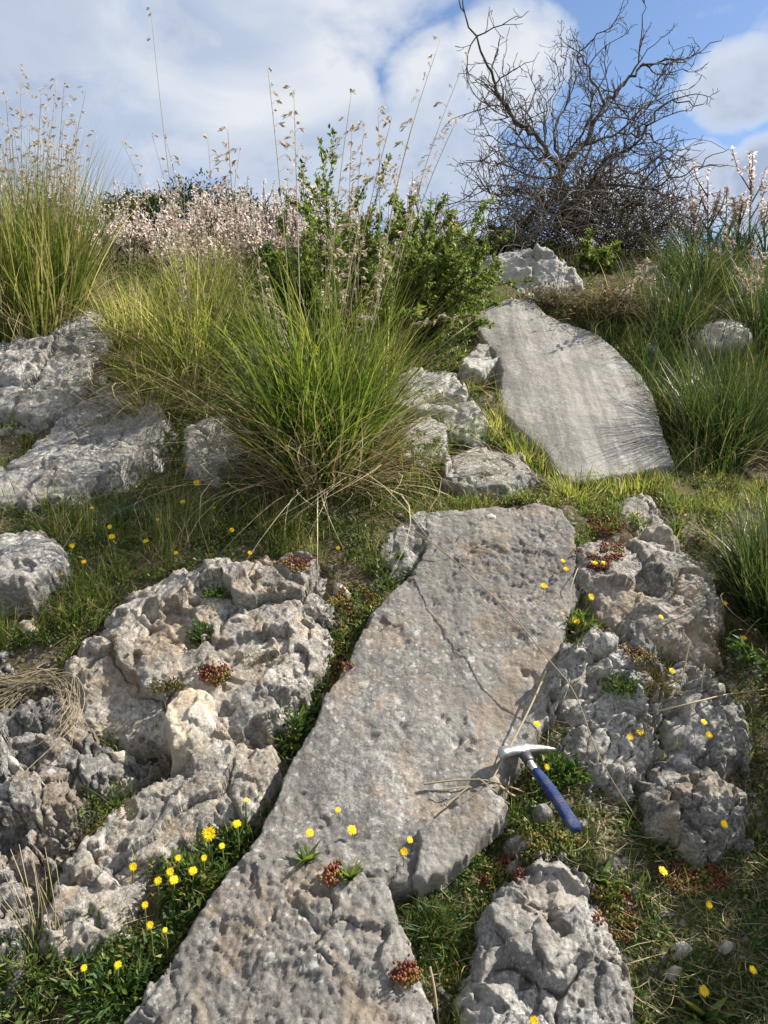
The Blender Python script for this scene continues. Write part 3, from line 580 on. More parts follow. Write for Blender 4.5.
# growth that laps over the rock edges
eg, ew = MB(), MB()
for ri, (poly, c, n, Pv) in enumerate(ROCKS):
    if len(poly) == 9 and ri > 24: continue
    q = np.array(poly); q2 = np.roll(q, -1, 0); ln = np.hypot(*(q2-q).T); m = int(ln.sum()*(3.0 if q[:, 1].mean() < 520 else 1.7)); k = rng.choice(len(q), m, p=ln/ln.sum()); tt = U(0, 1, m)[:, None]
    e = q[k]*(1-tt)+q2[k]*tt; cen = q.mean(0); o_ = unit(e-cen); e = e+o_*np.abs(rng.normal(2.5, 4.5, (m, 1)))
    if ri == 0: e = e[(e[:, 0] > 300) | (e[:, 1] < 850)]
    P = hit(e[:, 0], e[:, 1]); P[:, 2] = G(P[:, 0], P[:, 1]); P = clumpy(P, 7, -.05, 33); sc_ = 1.0 if q[:, 1].mean() > 520 else 1.6
    grass(eg, P, (.03*sc_, .10*sc_), (.0016*sc_, .0030*sc_), .6, 1.2, bias=.02); weeds(ew, P[::4], (.010*sc_, .024*sc_), (.004*sc_, .009*sc_), 5, .03)
tag(eg.build('edge_grass', M['turf'], None, (0, 0, 0)), 'grass tufts lapping over the edges of the rocks', 'grass', kind='stuff')
tag(ew.build('edge_weeds', M['weed'], None, (0, 0, 0)), 'small weeds growing along the edges of the rocks', 'weeds', kind='stuff')
# dry litter: fallen straws and twigs
mb = MB(); P = np.concatenate([scatter(FULL, 6500), scatter(LEFTBAND, 3500), scatter(RIGHT, 2800), scatter(GULLY, 500)]); n = len(P)
V, f, a = blades(P+np.array([0, 0, .006]), U(0, 6.28, n), U(1.0, 1.6, n), U(.03, .16, n), U(.0012, .0028, n), U(-.3, .5, n), rng.beta(1.4, 1.6, n), 4, U(-1, 1, n)); mb.add(V, f, **a)
tag(mb.build('dry_litter', M['straw'], None, (0, 0, 0)), 'fallen dry straws and stems scattered over the soil', 'litter', kind='stuff')
# rubble
mb = MB(); P = np.concatenate([clumpy(scatter(FULL, 8000), 4, .0), scatter([(-20, 640), (90, 640), (200, 740), (130, 830), (0, 900), (-40, 900)], 700), scatter([(560, 600), (760, 650), (760, 860), (600, 800)], 500)]); n = len(P)
V = P[:, None]+(ICO_V[None]*U(.55, 1.35, (n, 12, 1)))*(rng.lognormal(-5.2, .55, n)[:, None, None]*U(.6, 1.2, (n, 1, 3))); mb.add(V.reshape(-1, 3), [(np.arange(n)[:, None, None]*12+ICO_F[None]).reshape(-1, 3)])
tag(mb.build('rubble', M['crumb'], None, (0, 0, 0), smooth=False), 'small broken grey stones scattered on the soil', 'rubble', kind='stuff')

# ------------------------------------------------------------------ tussocks
def panicle(mb, path, frac, dens, size, side):
    path = np.asarray(path); n = len(path); i0 = int(n*(1-frac))
    for i in range(i0, n):
        k = max(1, int(dens*(1-.5*(i-i0)/max(1, n-i0))))
        for _ in range(k):
            p = path[i] if i == n-1 else path[i]+(path[i+1]-path[i])*random.random()
            tl = size*random.uniform(.4, 1.1)*(1-.6*(i-i0)/max(1, n-i0))
            a = random.uniform(0, 6.28); d = np.array([math.cos(a)*.6+side[0], math.sin(a)*.6+side[1], .5+random.random()*.6]); d /= np.linalg.norm(d)
            q = [p, p+d*tl*.6, p+d*tl*.95-np.array([0, 0, tl*.25]), p+d*tl*1.1-np.array([0, 0, tl*.65])]
            tube(mb, np.array(q), [.0007, .0006, .0005, .0004], 3, .35)
            ns = random.randint(8, 13); t = np.linspace(.3, 1, ns)
            qq = np.array([q[0]+(q[1]-q[0])*min(1, x*3)+(q[2]-q[1])*min(1, max(0, x*3-1))+(q[3]-q[2])*max(0, x*3-2) for x in t])
            D = np.tile(unit(q[3]-q[1]+np.array([0, 0, .2*tl])), (ns, 1))+rng.normal(0, .25, (ns, 3))
            V, f, at_ = leaves(qq, D, U(.3, .5, ns)*min(size, .06)*.75+.005, U(.06, .10, ns)*min(size, .06)+.0013, rng.uniform(0, 1, ns)); mb.add(V, f, **at_)
def stalk(root, base, tip, bend=(0, 0, 0), r=.0018, frac=.3, dens=2, size=.05, side=(0, 0), mat='straw', rnd=.5):
    base = np.asarray(base, float); tip = np.asarray(tip, float); b = np.asarray(bend, float); t = np.linspace(0, 1, 22)[:, None]
    path = base+(tip-base)*t+b*(4*t*(1-t))*.5+np.array([0, 0, 1.])*0
    mb = MB(); tube(mb, path, np.linspace(r, r*.35, 22), 4, rnd); o = mb.build('flower_stalk', M[mat], root)
    if frac > 0:
        pb = MB(); panicle(pb, path, frac, dens, size, side); pb.build('panicle', M['spike'], root).parent = o
    return o
def tussock(label, px, py, rad, n, L, mat='tuss', lean=.35, droop=1.3, w=(.0035, .0075), bias=0.0, dry=.12, group='grass tussocks on the slope', az0=None, Y=None):
    b = hit1(px, py); b[2] = G(b[0], b[1])[0]-.02
    root = empty('grass_tussock', b, label, 'grass tussock', group)
    rr = rad*np.sqrt(U(0, 1, n)); a = U(0, 6.28, n)
    P = b+np.stack([rr*np.cos(a), rr*np.sin(a), 0*a], 1); P[:, 2] = G(P[:, 0], P[:, 1])-.015
    az = a+rng.normal(0, .7, n)
    if az0 is not None: k = rng.random(n) < az0[1]; az[k] = az0[0]+rng.normal(0, .5, k.sum())
    ln = np.abs(rng.normal(0, lean, n))*(.45+.9*rr/rad)
    Ls = U(L[0], L[1], n)*(.55+.45*rng.beta(2, 1.3, n))
    V, f, at_ = blades(P, az, ln, Ls, U(w[0], w[1], n), rng.beta(1.3, 2.3, n)*droop*(.6+.9*rr/rad), np.clip(U(-.1, .95, n)+bias, 0, 1), 8, rng.normal(0, .35, n))
    mb = MB(); mb.add(V, f, **at_)
    nd = int(n*dry); a = U(0, 6.28, nd); rr = rad*np.sqrt(U(.1, 1.2, nd)); P = b+np.stack([rr*np.cos(a), rr*np.sin(a), 0*a], 1); P[:, 2] = G(P[:, 0], P[:, 1])
    mb.build('blades', M[mat], root)
    if nd:
        V, f, at_ = blades(P, a+rng.normal(0, .5, nd), U(.5, 1.3, nd), U(L[0]*.6, L[1]*.95, nd), U(w[0]*.7, w[1]*.8, nd), U(.7, 1.9, nd), rng.random(nd), 8, rng.normal(0, .6, nd))
        mb = MB(); mb.add(V, f, **at_); mb.build('dead_blades', M['straw'], root)
    return root, b
TA, bA = tussock('biggest fountain shaped grass tussock in the middle, dark at its base', 322, 482, .16, 1700, (.55, 1.22), 'tuss', .31, 2.3, bias=-.20, w=(.005, .0105), az0=(3.7, .10), dry=.38)
TB, bB = tussock('yellow green tussock behind and left of the biggest one', 196, 398, .12, 760, (.5, 1.0), 'tuss_y', .27, 2.0, dry=.5, bias=-.04, w=(.005, .0105))
TB2, bB2 = tussock('low yellowish tussock drooping over rock left of the middle tussocks', 158, 415, .09, 330, (.3, .6), 'tuss_y', .5, 2.0, dry=.6, bias=.12, w=(.004, .008))
TC, bC = tussock('tall upright tussock with pale feathery heads at the left edge', 38, 318, .24, 1900, (.6, 1.25), 'tuss', .20, .8, w=(.005, .009), dry=.10, bias=.12)
TC2, bC2 = tussock('tussock half cut off by the left edge of view', -45, 322, .24, 1200, (.5, 1.15), 'tuss', .24, .9, w=(.004, .007), dry=.15, bias=.08)
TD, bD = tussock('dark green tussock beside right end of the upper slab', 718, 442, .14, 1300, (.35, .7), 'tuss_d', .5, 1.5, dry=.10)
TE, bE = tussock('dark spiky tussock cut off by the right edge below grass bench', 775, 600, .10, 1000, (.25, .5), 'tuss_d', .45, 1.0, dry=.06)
TF, bF = tussock('thin tussock rising behind the left middle tussock', 205, 300, .18, 420, (.3, .62), 'tuss_y', .32, 1.1, w=(.004, .007), dry=.2)
TG, bG = tussock('loose grass clump between biggest tussock and leafy shrub', 380, 398, .10, 300, (.4, .85), 'tuss_y', .30, 1.4, dry=.3, bias=.06)
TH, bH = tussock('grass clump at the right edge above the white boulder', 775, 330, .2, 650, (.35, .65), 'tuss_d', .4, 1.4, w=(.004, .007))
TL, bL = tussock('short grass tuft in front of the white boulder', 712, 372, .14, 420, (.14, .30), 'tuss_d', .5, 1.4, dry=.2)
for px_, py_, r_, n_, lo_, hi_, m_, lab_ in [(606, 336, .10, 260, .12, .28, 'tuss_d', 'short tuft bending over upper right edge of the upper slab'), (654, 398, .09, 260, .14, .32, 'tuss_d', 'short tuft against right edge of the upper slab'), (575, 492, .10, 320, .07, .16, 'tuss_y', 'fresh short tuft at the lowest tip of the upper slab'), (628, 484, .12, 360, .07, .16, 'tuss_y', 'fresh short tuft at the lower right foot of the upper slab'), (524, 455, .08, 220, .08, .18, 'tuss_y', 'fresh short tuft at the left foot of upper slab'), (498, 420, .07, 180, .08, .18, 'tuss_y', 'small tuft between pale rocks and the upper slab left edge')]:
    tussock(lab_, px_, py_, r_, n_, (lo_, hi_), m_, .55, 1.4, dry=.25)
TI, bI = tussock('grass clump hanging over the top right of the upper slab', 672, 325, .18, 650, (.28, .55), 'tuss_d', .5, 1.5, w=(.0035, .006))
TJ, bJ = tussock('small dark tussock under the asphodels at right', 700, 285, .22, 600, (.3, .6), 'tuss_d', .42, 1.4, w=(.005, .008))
TK, bK = tussock('straw coloured tussock below the far asphodels left of shrub', 140, 325, .18, 420, (.25, .5), 'tuss_y', .55, 1.4, bias=.25, dry=.5, w=(.004, .006))
def stalks(root, b, lst, **kw):
    kw['r'] = kw.get('r', .002)*1.35
    for bx, by, tx, ty, bend, frac, dens, size in lst:
        Y = b[1]+random.uniform(-.12, .12); base = at(bx, by, Y); base[2] = max(base[2], b[2]) if by > 330 else base[2]
        base = np.array([base[0], Y, G(base[0], Y)[0]]); tip = at(tx, ty, Y+random.uniform(-.15, .15))
        stalk(root, base, tip, (bend, 0, abs(bend)*.35), frac=frac, dens=dens, size=size, side=(np.sign(bend)*.5, 0), rnd=random.random(), **kw)
stalks(TA, bA, [(300, 470, 268, 70, .03, .34, 3, .075), (305, 470, 294, 94, .0, .26, 5, .085), (318, 470, 352, 90, -.05, .22, 2, .06), (330, 470, 392, 118, -.08, .2, 3, .07), (325, 470, 372, 165, -.06, .3, 4, .09), (290, 470, 228, 131, -.10, .26, 4, .08), (335, 470, 415, 205, -.05, .3, 3, .06),
               (310, 470, 330, 240, 0, .4, 3, .05), (325, 470, 388, 240, 0, .4, 3, .05), (285, 470, 250, 190, 0, .35, 3, .05)], r=.0024)
stalks(TG, bG, [(372, 400, 440, 42, -.16, .22, 2, .10), (378, 400, 466, 60, -.14, .2, 2, .08), (380, 400, 457, 120, -.12, .3, 4, .11), (368, 400, 413, 122, -.08, .28, 4, .11), (365, 400, 365, 125, -.10, .35, 4, .09), (370, 400, 378, 110, .05, .3, 4, .09), (390, 400, 482, 318, -.45, .3, 4, .07), (360, 400, 352, 130, -.06, .35, 4, .09)], r=.0024)
stalks(TB, bB, [(205, 405, 151, 12, -.04, .12, 1, .05), (212, 405, 165, 137, .05, .3, 3, .07), (215, 405, 208, 142, .04, .3, 3, .07), (200, 405, 122, 142, .10, .25, 2, .07), (218, 405, 240, 150, -.05, .3, 4, .08), (190, 405, 152, 135, .1, .25, 1, .05)], r=.0020)
stalks(TC, bC, [(20, 318, 20, 70, .02, .25, 3, .10), (40, 318, 57, 80, -.03, .25, 3, .10), (45, 318, 64, 88, .0, .25, 3, .09), (30, 318, 41, 95, .0, .25, 3, .09), (50, 318, 86, 92, -.05, .25, 2, .09), (15, 318, 6, 100, .03, .25, 3, .09), (55, 318, 78, 118, -.04, .3, 3, .08), (60, 318, 97, 135, -.04, .3, 2, .08), (25, 318, 30, 120, 0, .3, 3, .1), (10, 318, -10, 90, 0, .3, 3, .1), (35, 318, 50, 130, 0, .3, 3, .1), (20, 318, 12, 130, 0, .3, 3, .08)], r=.0026)
for k in range(26):
    bx = random.uniform(0, 75); tx = bx*1.05-3+random.uniform(-12, 12); stalks(TC, bC, [(bx, 318, tx, random.uniform(135, 205), random.uniform(-.08, .08), .4, 3, .09)], r=.0022)
for k in range(8):
    bx = random.uniform(290, 350); tx = 320+(bx-320)*2.4+random.uniform(-14, 14); stalks(TA, bA, [(bx, 472, tx, random.uniform(190, 300), random.uniform(-.08, .08), .3, 3, .05)], r=.0020)
for k in range(10):
    bx = random.uniform(185, 235); tx = 210+(bx-210)*2.4+random.uniform(-14, 14); stalks(TB, bB, [(bx, 405, tx, random.uniform(180, 260), random.uniform(-.08, .08), .3, 3, .06)], r=.0020)
stalks(TI, bI, [(690, 385, 590, 292, .25, .2, 2, .05), (655, 345, 632, 285, -.12, .35, 4, .06), (668, 345, 648, 262, -.14, .3, 4, .07), (672, 345, 655, 278, -.1, .3, 4, .07)], r=.0022)
stalks(TH, bH, [(752, 335, 735, 270, .05, .4, 4, .06), (760, 335, 764, 255, -.05, .4, 4, .06)], r=.0022)
stalks(TJ, bJ, [(700, 290, 716, 250, .0, .5, 3, .06), (720, 290, 728, 230, .0, .5, 3, .06), (745, 290, 752, 245, .0, .5, 3, .06)], r=.0022)

# ------------------------------------------------------------------ asphodels
def asphodel(mbS, mbF, b, h, n=8, sc=1.0, branches=5):
    top = b+np.array([random.uniform(-.1, .1)*h, random.uniform(-.1, .1)*h, h]); paths = [np.linspace(b, top, 6)]
    for k in range(branches):
        q = b+(top-b)*random.uniform(.35, .75); a = random.uniform(0, 6.28); l = h*random.uniform(.25, .45)
        e = q+np.array([math.cos(a)*l*.45, math.sin(a)*l*.45, l]); paths.append(np.array([q, q*.5+e*.5+np.array([math.cos(a), math.sin(a), 0])*l*.08, e]))
    for p in paths:
        tube(mbS, p, np.linspace(.004, .002, len(p))*sc, 4, random.random())
        m = n; t = np.linspace(.55 if len(p) > 3 else .35, 1, m); Q = np.stack([np.interp(t, np.linspace(0, 1, len(p)), p[:, i]) for i in range(3)], 1)
        D = sph(m); D[:, 2] = np.abs(D[:, 2])*.6+.2; V, f, a_ = leaves(np.repeat(Q, 3, 0), np.repeat(D, 3, 0)+rng.normal(0, .5, (3*m, 3)), U(.016, .030, 3*m)*sc, U(.009, .015, 3*m)*sc, rng.uniform(0, 1, 3*m)); mbF.add(V, f, **a_)
g_a = 'asphodels standing against the sky at right'
for px, py, ty, lab in [(708, 262, 170, 'left tall pinkish asphodel beside the bare tree branches'), (738, 262, 196, 'short branching asphodel between two taller ones at right'), (748, 262, 162, 'tallest pinkish branching asphodel near the right edge'), (765, 262, 200, 'asphodel cut off by the right edge of view'), (725, 262, 188, 'slender asphodel second in the row at right'), (690, 262, 205, 'low asphodel just left of the tall row at right')]:
    b = hit1(px, py); b[2] = G(b[0], b[1])[0]; root = empty('asphodel', b, lab, 'flower', g_a); s_, f_ = MB(), MB(); hh = (at(px, ty, b[1])-b)[2]
    asphodel(s_, f_, b, hh, 12, 1.45, 6); s_.build('stem', M['twig'], root); f_.build('blossoms', M['pink'], root)
    l_ = MB(); k = 40; V, f, a_ = blades(np.tile(b, (k, 1)), U(0, 6.28, k), U(.1, .6, k), U(.25, .5, k), U(.008, .014, k), U(.3, 1.2, k), U(0, .7, k), 6); l_.add(V, f, **a_); l_.build('leaves', M['tuss_d'], root)
s_, f_ = MB(), MB()
P = np.concatenate([scatter([(60, 268), (90, 222), (200, 216), (340, 218), (350, 300), (230, 290)], 400, False), scatter([(-100, 260), (-100, 215), (90, 218), (60, 270)], 70, False), scatter([(640, 250), (660, 228), (900, 228), (900, 262)], 90, False), scatter([(340, 215), (470, 225), (470, 260), (350, 290)], 60, False)])
P = clumpy(P, 1.6, -.34, 12)
for b in P: asphodel(s_, f_, b-np.array([0, 0, .02]), random.choice([.18, .24, .30, .36, .48])*random.uniform(.85, 1.15), random.choice([4, 6, 8]), random.uniform(.9, 1.35), random.choice([2, 4, 6]))
V0 = np.concatenate(f_.V)
f_.A = {k: [np.concatenate(v)] for k, v in f_.A.items()}; f_.V = [V0]
o = f_.build('flower_field', M['pink'], None, (0, 0, 0)); tag(o, 'hazy mass of pinkish white asphodel flowers along the ridge', 'flowers', kind='stuff')
o2 = s_.build('stems', M['twig'], None, (0, 0, 0)); o2.parent = o; o2['kind'] = 'stuff'

# ------------------------------------------------------------------ shrubs
def grow(b, dirs, L, segs=9, up=.25, wob=.25, gravity=0.0):
    out = []
    for d, l in zip(dirs, L):
        p = np.array(b, float); d = unit(np.array(d, float)); path = [p.copy()]
        for k in range(segs):
            d = unit(d+rng.normal(0, wob, 3)*.5+np.array([0, 0, up*.2])-np.array([0, 0, gravity*k/segs])); p = p+d*l/segs; path.append(p.copy())
        out.append(np.array(path))
    return out
def shrub(name, label, b, n, L, spread, leafL, leafW, mat, per=10, sub=4, up=.3, r=.006, wood='woody', cat='shrub', group=None, grav=0.0, dirbias=(0, 0, 0)):
    root = empty(name, b, label, cat, group); wb, lb = MB(), MB()
    dirs = sph(n)*np.array([1, 1, .6]); dirs[:, 2] = np.abs(dirs[:, 2])+.35; dirs[:, :2] *= spread; dirs = dirs+np.array(dirbias)
    P, D = [], []
    main = grow(b, dirs, U(L[0], L[1], n), 9, up, .3, grav)
    for p in main:
        tube(wb, p, np.linspace(r, r*.25, len(p)), 5)
        kids = []
        for k in range(sub):
            i = random.randint(2, len(p)-2); kids += grow(p[i], [unit(p[i+1]-p[i])+rng.normal(0, .7, 3)], [random.uniform(.2, .45)*L[1]], 6, up, .35, grav)
        for q in kids: tube(wb, q, np.linspace(r*.5, r*.15, len(q)), 4)
        for q in [p]+kids:
            m = int(per*len(q)*.6); t = U(.25, 1, m); Q = np.stack([np.interp(t, np.linspace(0, 1, len(q)), q[:, i]) for i in range(3)], 1)
            k = 3; P.append(np.repeat(Q, k, 0)+rng.normal(0, leafL[1]*.25, (m*k, 3))); D.append(sph(m*k)+np.array([0, 0, .45])+.4*unit(q[-1]-q[0]))
    P = np.concatenate(P); D = np.concatenate(D); m = len(P)
    V, f, a = leaves(P, D, U(*leafL, m), U(*leafW, m), rng.beta(1.6, 1.6, m)); lb.add(V, f, **a)
    wb.build('branches', M[wood], root); lb.build('foliage', M[mat], root)
    return root
def gb(px, py):
    b = hit1(px, py); b[2] = G(b[0], b[1])[0]-.01; return b
shrub('leafy_shrub', 'bright green small leaved shrub behind the biggest tussock', gb(392, 340), 28, (.45, .85), 1.0, (.018, .036), (.010, .018), 'bush', 9, 6, .3, .006)
shrub('leafy_shrub', 'spreading green shrub reaching right over the upper slab top', gb(436, 315), 20, (.35, .62), 1.1, (.016, .032), (.009, .017), 'bush', 8, 5, .16, .006, dirbias=(.12, 0, .0))
shrub('leafy_shrub', 'tall slender leafy sprig sticking up left of the green shrub', gb(338, 345), 5, (.7, 1.02), .20, (.018, .034), (.010, .017), 'bush', 8, 3, .6, .006)
shrub('leafy_shrub', 'dark green shrub low at left behind the slender sprig', gb(320, 330), 20, (.3, .6), 1.0, (.02, .035), (.011, .018), 'weed', 12, 4, .2, .005)
shrub('low_shrub', 'low green growth at the right foot of the bare tree', gb(600, 266), 10, (.15, .32), 1.2, (.02, .04), (.011, .018), 'bush', 7, 3, .05, .005)
shrub('low_shrub', 'low green shrub beneath the left side of bare tree', gb(512, 250), 10, (.15, .32), 1.2, (.02, .04), (.011, .018), 'bush', 8, 3, .05, .005)
g_d = 'dark evergreen bushes on the far ridge'
for px, py, Y, hgt, lab in [(206, 179, 12.5, 1.15, 'rounded dark evergreen bush highest on the far ridge'), (238, 191, 12.5, .8, 'grey green bush right of the highest ridge bush'), (172, 187, 13, .9, 'low dark bush left of the highest ridge bush'), (148, 193, 13.5, .8, 'second dark bush from the left along far ridge'), (112, 196, 14, .8, 'leftmost dark bush along the far ridge'), (134, 191, 12.6, .6, 'pale olive bush poking above asphodels on the ridge'), (285, 200, 15, .9, 'faint dark bush behind tall grass heads on ridge')]:
    t = at(px, py, Y); b = np.array([t[0], Y, t[2]-hgt]); b[2] = min(b[2], G(b[0], Y)[0]) if True else b[2]
    h2 = t[2]-b[2]; root = empty('evergreen_bush', b, lab, 'bush', g_d); n = 3800
    Q = sph(n)*(U(.25, 1, n)**.4)[:, None]; wv = 1+.35*fbm(Q*2.2+px, 3, 7); Q = Q*wv[:, None]*np.array([.55, .5, .52])*h2*.95+np.array([0, 0, h2*.5]); Q = b+Q
    V, f, a = leaves(Q, sph(n)+np.array([0, 0, .4]), U(.04, .08, n), U(.02, .04, n), np.clip(rng.beta(1.5, 2, n)+(.35 if 'olive' in lab or 'grey' in lab else 0), 0, 1)); lb = MB(); lb.add(V, f, **a); lb.build('foliage', M['far'], root)
    wb = MB(); tube(wb, np.linspace(b-np.array([0, 0, .1]), b+np.array([.05, 0, h2*.6]), 5), np.linspace(.05, .02, 5), 6); wb.build('stem', M['bark'], root)

bq = np.array([1.75, 1.75, 0]); bq[2] = G(bq[0], bq[1])[0]  # unseen shrub, added only to cast shade on the lower right turf
shrub('leafy_shrub', 'unseen bushy shrub added outside the right edge of view to shade the turf', bq, 26, (.5, .95), .8, (.02, .04), (.012, .02), 'weed', 10, 4, .35, .007)
bq = np.array([2.25, 1.95, 0]); bq[2] = G(bq[0], bq[1])[0]  # second unseen shrub, added to throw shade over the right rocks
shrub('leafy_shrub', 'taller unseen shrub added outside the right edge of view to shade the right rocks', bq, 26, (.6, 1.05), .6, (.02, .04), (.012, .02), 'weed', 10, 5, .4, .008)
# ------------------------------------------------------------------ bare tree
TY0 = 6.1
def limb_path(pts, y0, y1):
    n = len(pts); return np.array([at(p[0], p[1], y0+(y1-y0)*i/(n-1)) for i, p in enumerate(pts)])
def dens(P, k=5, jit=.012):
    t = np.linspace(0, len(P)-1, (len(P)-1)*k+1); Q = np.stack([np.interp(t, np.arange(len(P)), P[:, i]) for i in range(3)], 1)
    Q[1:-1] += rng.normal(0, jit, (len(Q)-2, 3)); return Q
tb = at(566, 225, TY0); tb[2] = G(tb[0], TY0)[0]-.03
tree = empty('bare_tree', tb, 'leafless dark wind bent thorn tree against the blue sky', 'tree')
LIMBS = [([(566, 228), (563, 200), (560, 165)], .050, .036, 0, 0), ([(572, 228), (560, 195), (548, 170), (530, 152), (512, 128)], .030, .006, .1, .5), ([(560, 228), (585, 195), (612, 178), (640, 172), (668, 150)], .028, .005, .1, .4), ([(570, 228), (578, 180), (590, 150), (600, 128), (628, 112)], .026, .005, 0, .6), ([(563, 228), (545, 200), (522, 190), (498, 196), (478, 186)], .022, .004, -.1, -.5), ([(575, 228), (610, 205), (645, 204), (672, 218)], .022, .004, -.1, -.6), ([(562, 170), (539, 142), (515, 120), (500, 100), (491, 75), (474, 35), (459, 0)], .032, .006, 0, -.5), ([(564, 168), (584, 145), (604, 105), (619, 90), (644, 65), (671, 59)], .036, .008, 0, .3), ([(604, 103), (589, 70), (578, 52), (599, 35), (624, 17)], .016, .004, .1, .2),
         ([(619, 90), (639, 63), (643, 30), (645, -4)], .014, .004, .2, 0), ([(640, 66), (674, 65), (690, 58), (724, 35)], .013, .004, .2, .6), ([(572, 212), (590, 185), (604, 160), (634, 145), (664, 105), (704, 104)], .030, .005, -.1, -.6), ([(595, 182), (649, 188), (684, 198)], .018, .005, -.2, -.8), ([(655, 187), (694, 170), (729, 149)], .010, .003, -.5, -1.0), ([(694, 170), (728, 165)], .007, .003, -.7, -.9),
         ([(552, 155), (514, 145), (489, 135)], .014, .004, 0, .6), ([(515, 120), (500, 108), (479, 98)], .010, .003, 0, -.2), ([(560, 165), (554, 125), (569, 100), (577, 78)], .020, .004, 0, .5), ([(584, 145), (619, 135), (649, 135), (674, 165)], .016, .004, 0, -.5), ([(539, 142), (529, 110), (539, 75)], .014, .004, -.1, .3), ([(619, 132), (654, 100), (666, 85), (672, 60)], .013, .004, .1, .7),
         ([(562, 180), (530, 175), (500, 165), (480, 160)], .014, .004, 0, -.4), ([(600, 165), (615, 190), (640, 215), (660, 235)], .014, .004, -.1, -.6), ([(566, 160), (590, 120), (595, 95), (612, 60)], .014, .004, 0, -.6), ([(545, 145), (545, 110), (560, 80), (566, 60)], .012, .003, .1, .8)]
twb = MB(); nb = 0
def twig(p, d, l, r, lev):
    k = 5; path = [p]; q = p.copy(); dd = d.copy()
    for i in range(k): dd = unit(dd+rng.normal(0, .24, 3)+np.array([0, 0, .04])); q = q+dd*l/k; path.append(q.copy())
    path = np.array(path); tube(twb, path, np.linspace(r, max(r*.45, .0022), k+1), 4 if lev else 5, random.random()*.5)
    if lev < 2:
        for i in range(1, k+1):
            for _ in range(2 if lev == 0 else 1):
                if random.random() < .44: twig(path[i], unit(unit(path[min(i+1, k)]-path[i-1])+rng.normal(0, .75, 3)), l*random.uniform(.25, .55), r*.55, lev+1)
for j, (pts, r0, r1, d0, d1) in enumerate(LIMBS):
    P = dens(limb_path(pts, TY0+d0, TY0+d1), 5); lb = MB(); tube(lb, P, np.linspace(r0, r1, len(P))*.66, 7); lb.build('trunk' if j == 0 else 'limb', M['bark'], tree)
    if j == 0: continue
    for i in range(2, len(P)):
        for _ in range(2):
            X_, Y_ = project(P[i:i+1])
            if X_[0] < 672 and random.random() < (.50 if Y_[0] > 95 else .20):
                d = unit(P[i]-P[i-1]); twig(P[i], unit(d*.7+rng.normal(0, .65, 3)+np.array([0, .0, .18])), random.uniform(.15, .42), max(.0048, r0*.18), 0)
twb.build('twigs', M['twig'], tree)
def bramble(label, px, py, w, h, n, L, r, mat='twig', name='dead_bramble', leafy=0):
    b = gb(px, py); root = empty(name, b, label, 'shrub'); mb = MB()
    for k in range(n):
        p = b+np.array([rng.normal(0, w*.5), rng.normal(0, w*.35), random.uniform(-.02, h*.5)]); d = rng.normal(0, .8, 3); d[2] = abs(d[2])*.8+.2; q = grow(p, [d], [random.uniform(*L)], 7, .0, .4, .55)[0]
        tube(mb, q, np.linspace(r, r*.5, len(q)), 4, random.random())
    mb.build('stems', M[mat], root)
    if leafy:
        Q = b+np.stack([rng.normal(0, w*.45, leafy), rng.normal(0, w*.3, leafy), np.abs(rng.normal(0, h*.45, leafy))], 1); lb = MB(); V, f, a = leaves(Q, sph(leafy)+np.array([0, 0, .3]), U(.015, .04, leafy), U(.006, .014, leafy), rng.random(leafy)); lb.add(V, f, **a); lb.build('foliage', M['heath'], root)
bramble('tangle of dead grey twigs heaped round the bare tree foot', 580, 248, .62, .85, 560, (.35, .85), .0042, leafy=2200)
bramble('dry twiggy thicket right of the bare tree foot', 648, 254, .42, .42, 220, (.25, .6), .004, leafy=900)
bramble('thin leafless twigs left of the bare tree before the sky', 512, 256, .30, .50, 100, (.5, .95), .0032)
bramble('brown heathy tuft hanging over the upper slab top edge', 606, 316, .26, .18, 560, (.10, .24), .0018, name='dry_tuft', leafy=3400, mat='straw_d')
bramble('brown dry tuft on the top left of the upper slab', 545, 304, .20, .12, 240, (.08, .2), .0016, name='dry_tuft', leafy=1300)
bramble('tangled grey twigs behind the left tussock on the ridge', 60, 225, .5, .5, 150, (.3, .8), .004)

# ------------------------------------------------------------------ cushions, stonecrop, moss, rosettes
def cushion(label, px, py, rx, h, n, mat, L=(.006, .014), W=(.003, .006), group='cushion plants in the rock cracks', name='cushion_plant', px2=None, sprig=40):
    c = surf(px, py); d = np.linalg.norm(c-CAM); r = rx*d/F; root = empty(name, c, label, 'plant', group)
    n = int(n*.62); L = (L[0]*1.25, L[1]*1.35); W = (W[0]*1.2, W[1]*1.3)
    v = sph(n); v[:, 2] = np.abs(v[:, 2]); s = U(.35, 1.15, n)[:, None]; n3 = 1+.35*noise(v*2.5+px, 5)[:, None]
    Q = c+v*s*n3*np.array([r, r*.8, h])+np.array([0, 0, -.01])
    lb = MB(); V, f, a = leaves(Q, v+.6*rng.normal(size=(n, 3))+np.array([0, 0, .35]), U(*L, n), U(*W, n), np.clip(U(0, 1, n)*.8+.5*noise(v*3+py, 6), 0, 1)); lb.add(V, f, **a); lb.build('foliage', M[mat], root)
    wb = MB()
    for k in range(sprig):
        i = random.randrange(n); tube(wb, np.array([c-np.array([0, 0, .01]), c*.4+Q[i]*.6+np.array([0, 0, h*.1]), Q[i]]), [.0016, .0012, .0008], 4, random.random())
    wb.build('stems', M['stem'], root)
cushion('green heathy cushion on rubble below the pitted outcrop', 112, 795, 48, .07, 2600, 'bush', (.008, .016), (.003, .006))
cushion('upper narrow green cushion in the crack of the pitted outcrop', 217, 595, 15, .04, 500, 'weed')
cushion('lower narrow green cushion in the crack of the pitted outcrop', 201, 640, 13, .06, 600, 'weed')
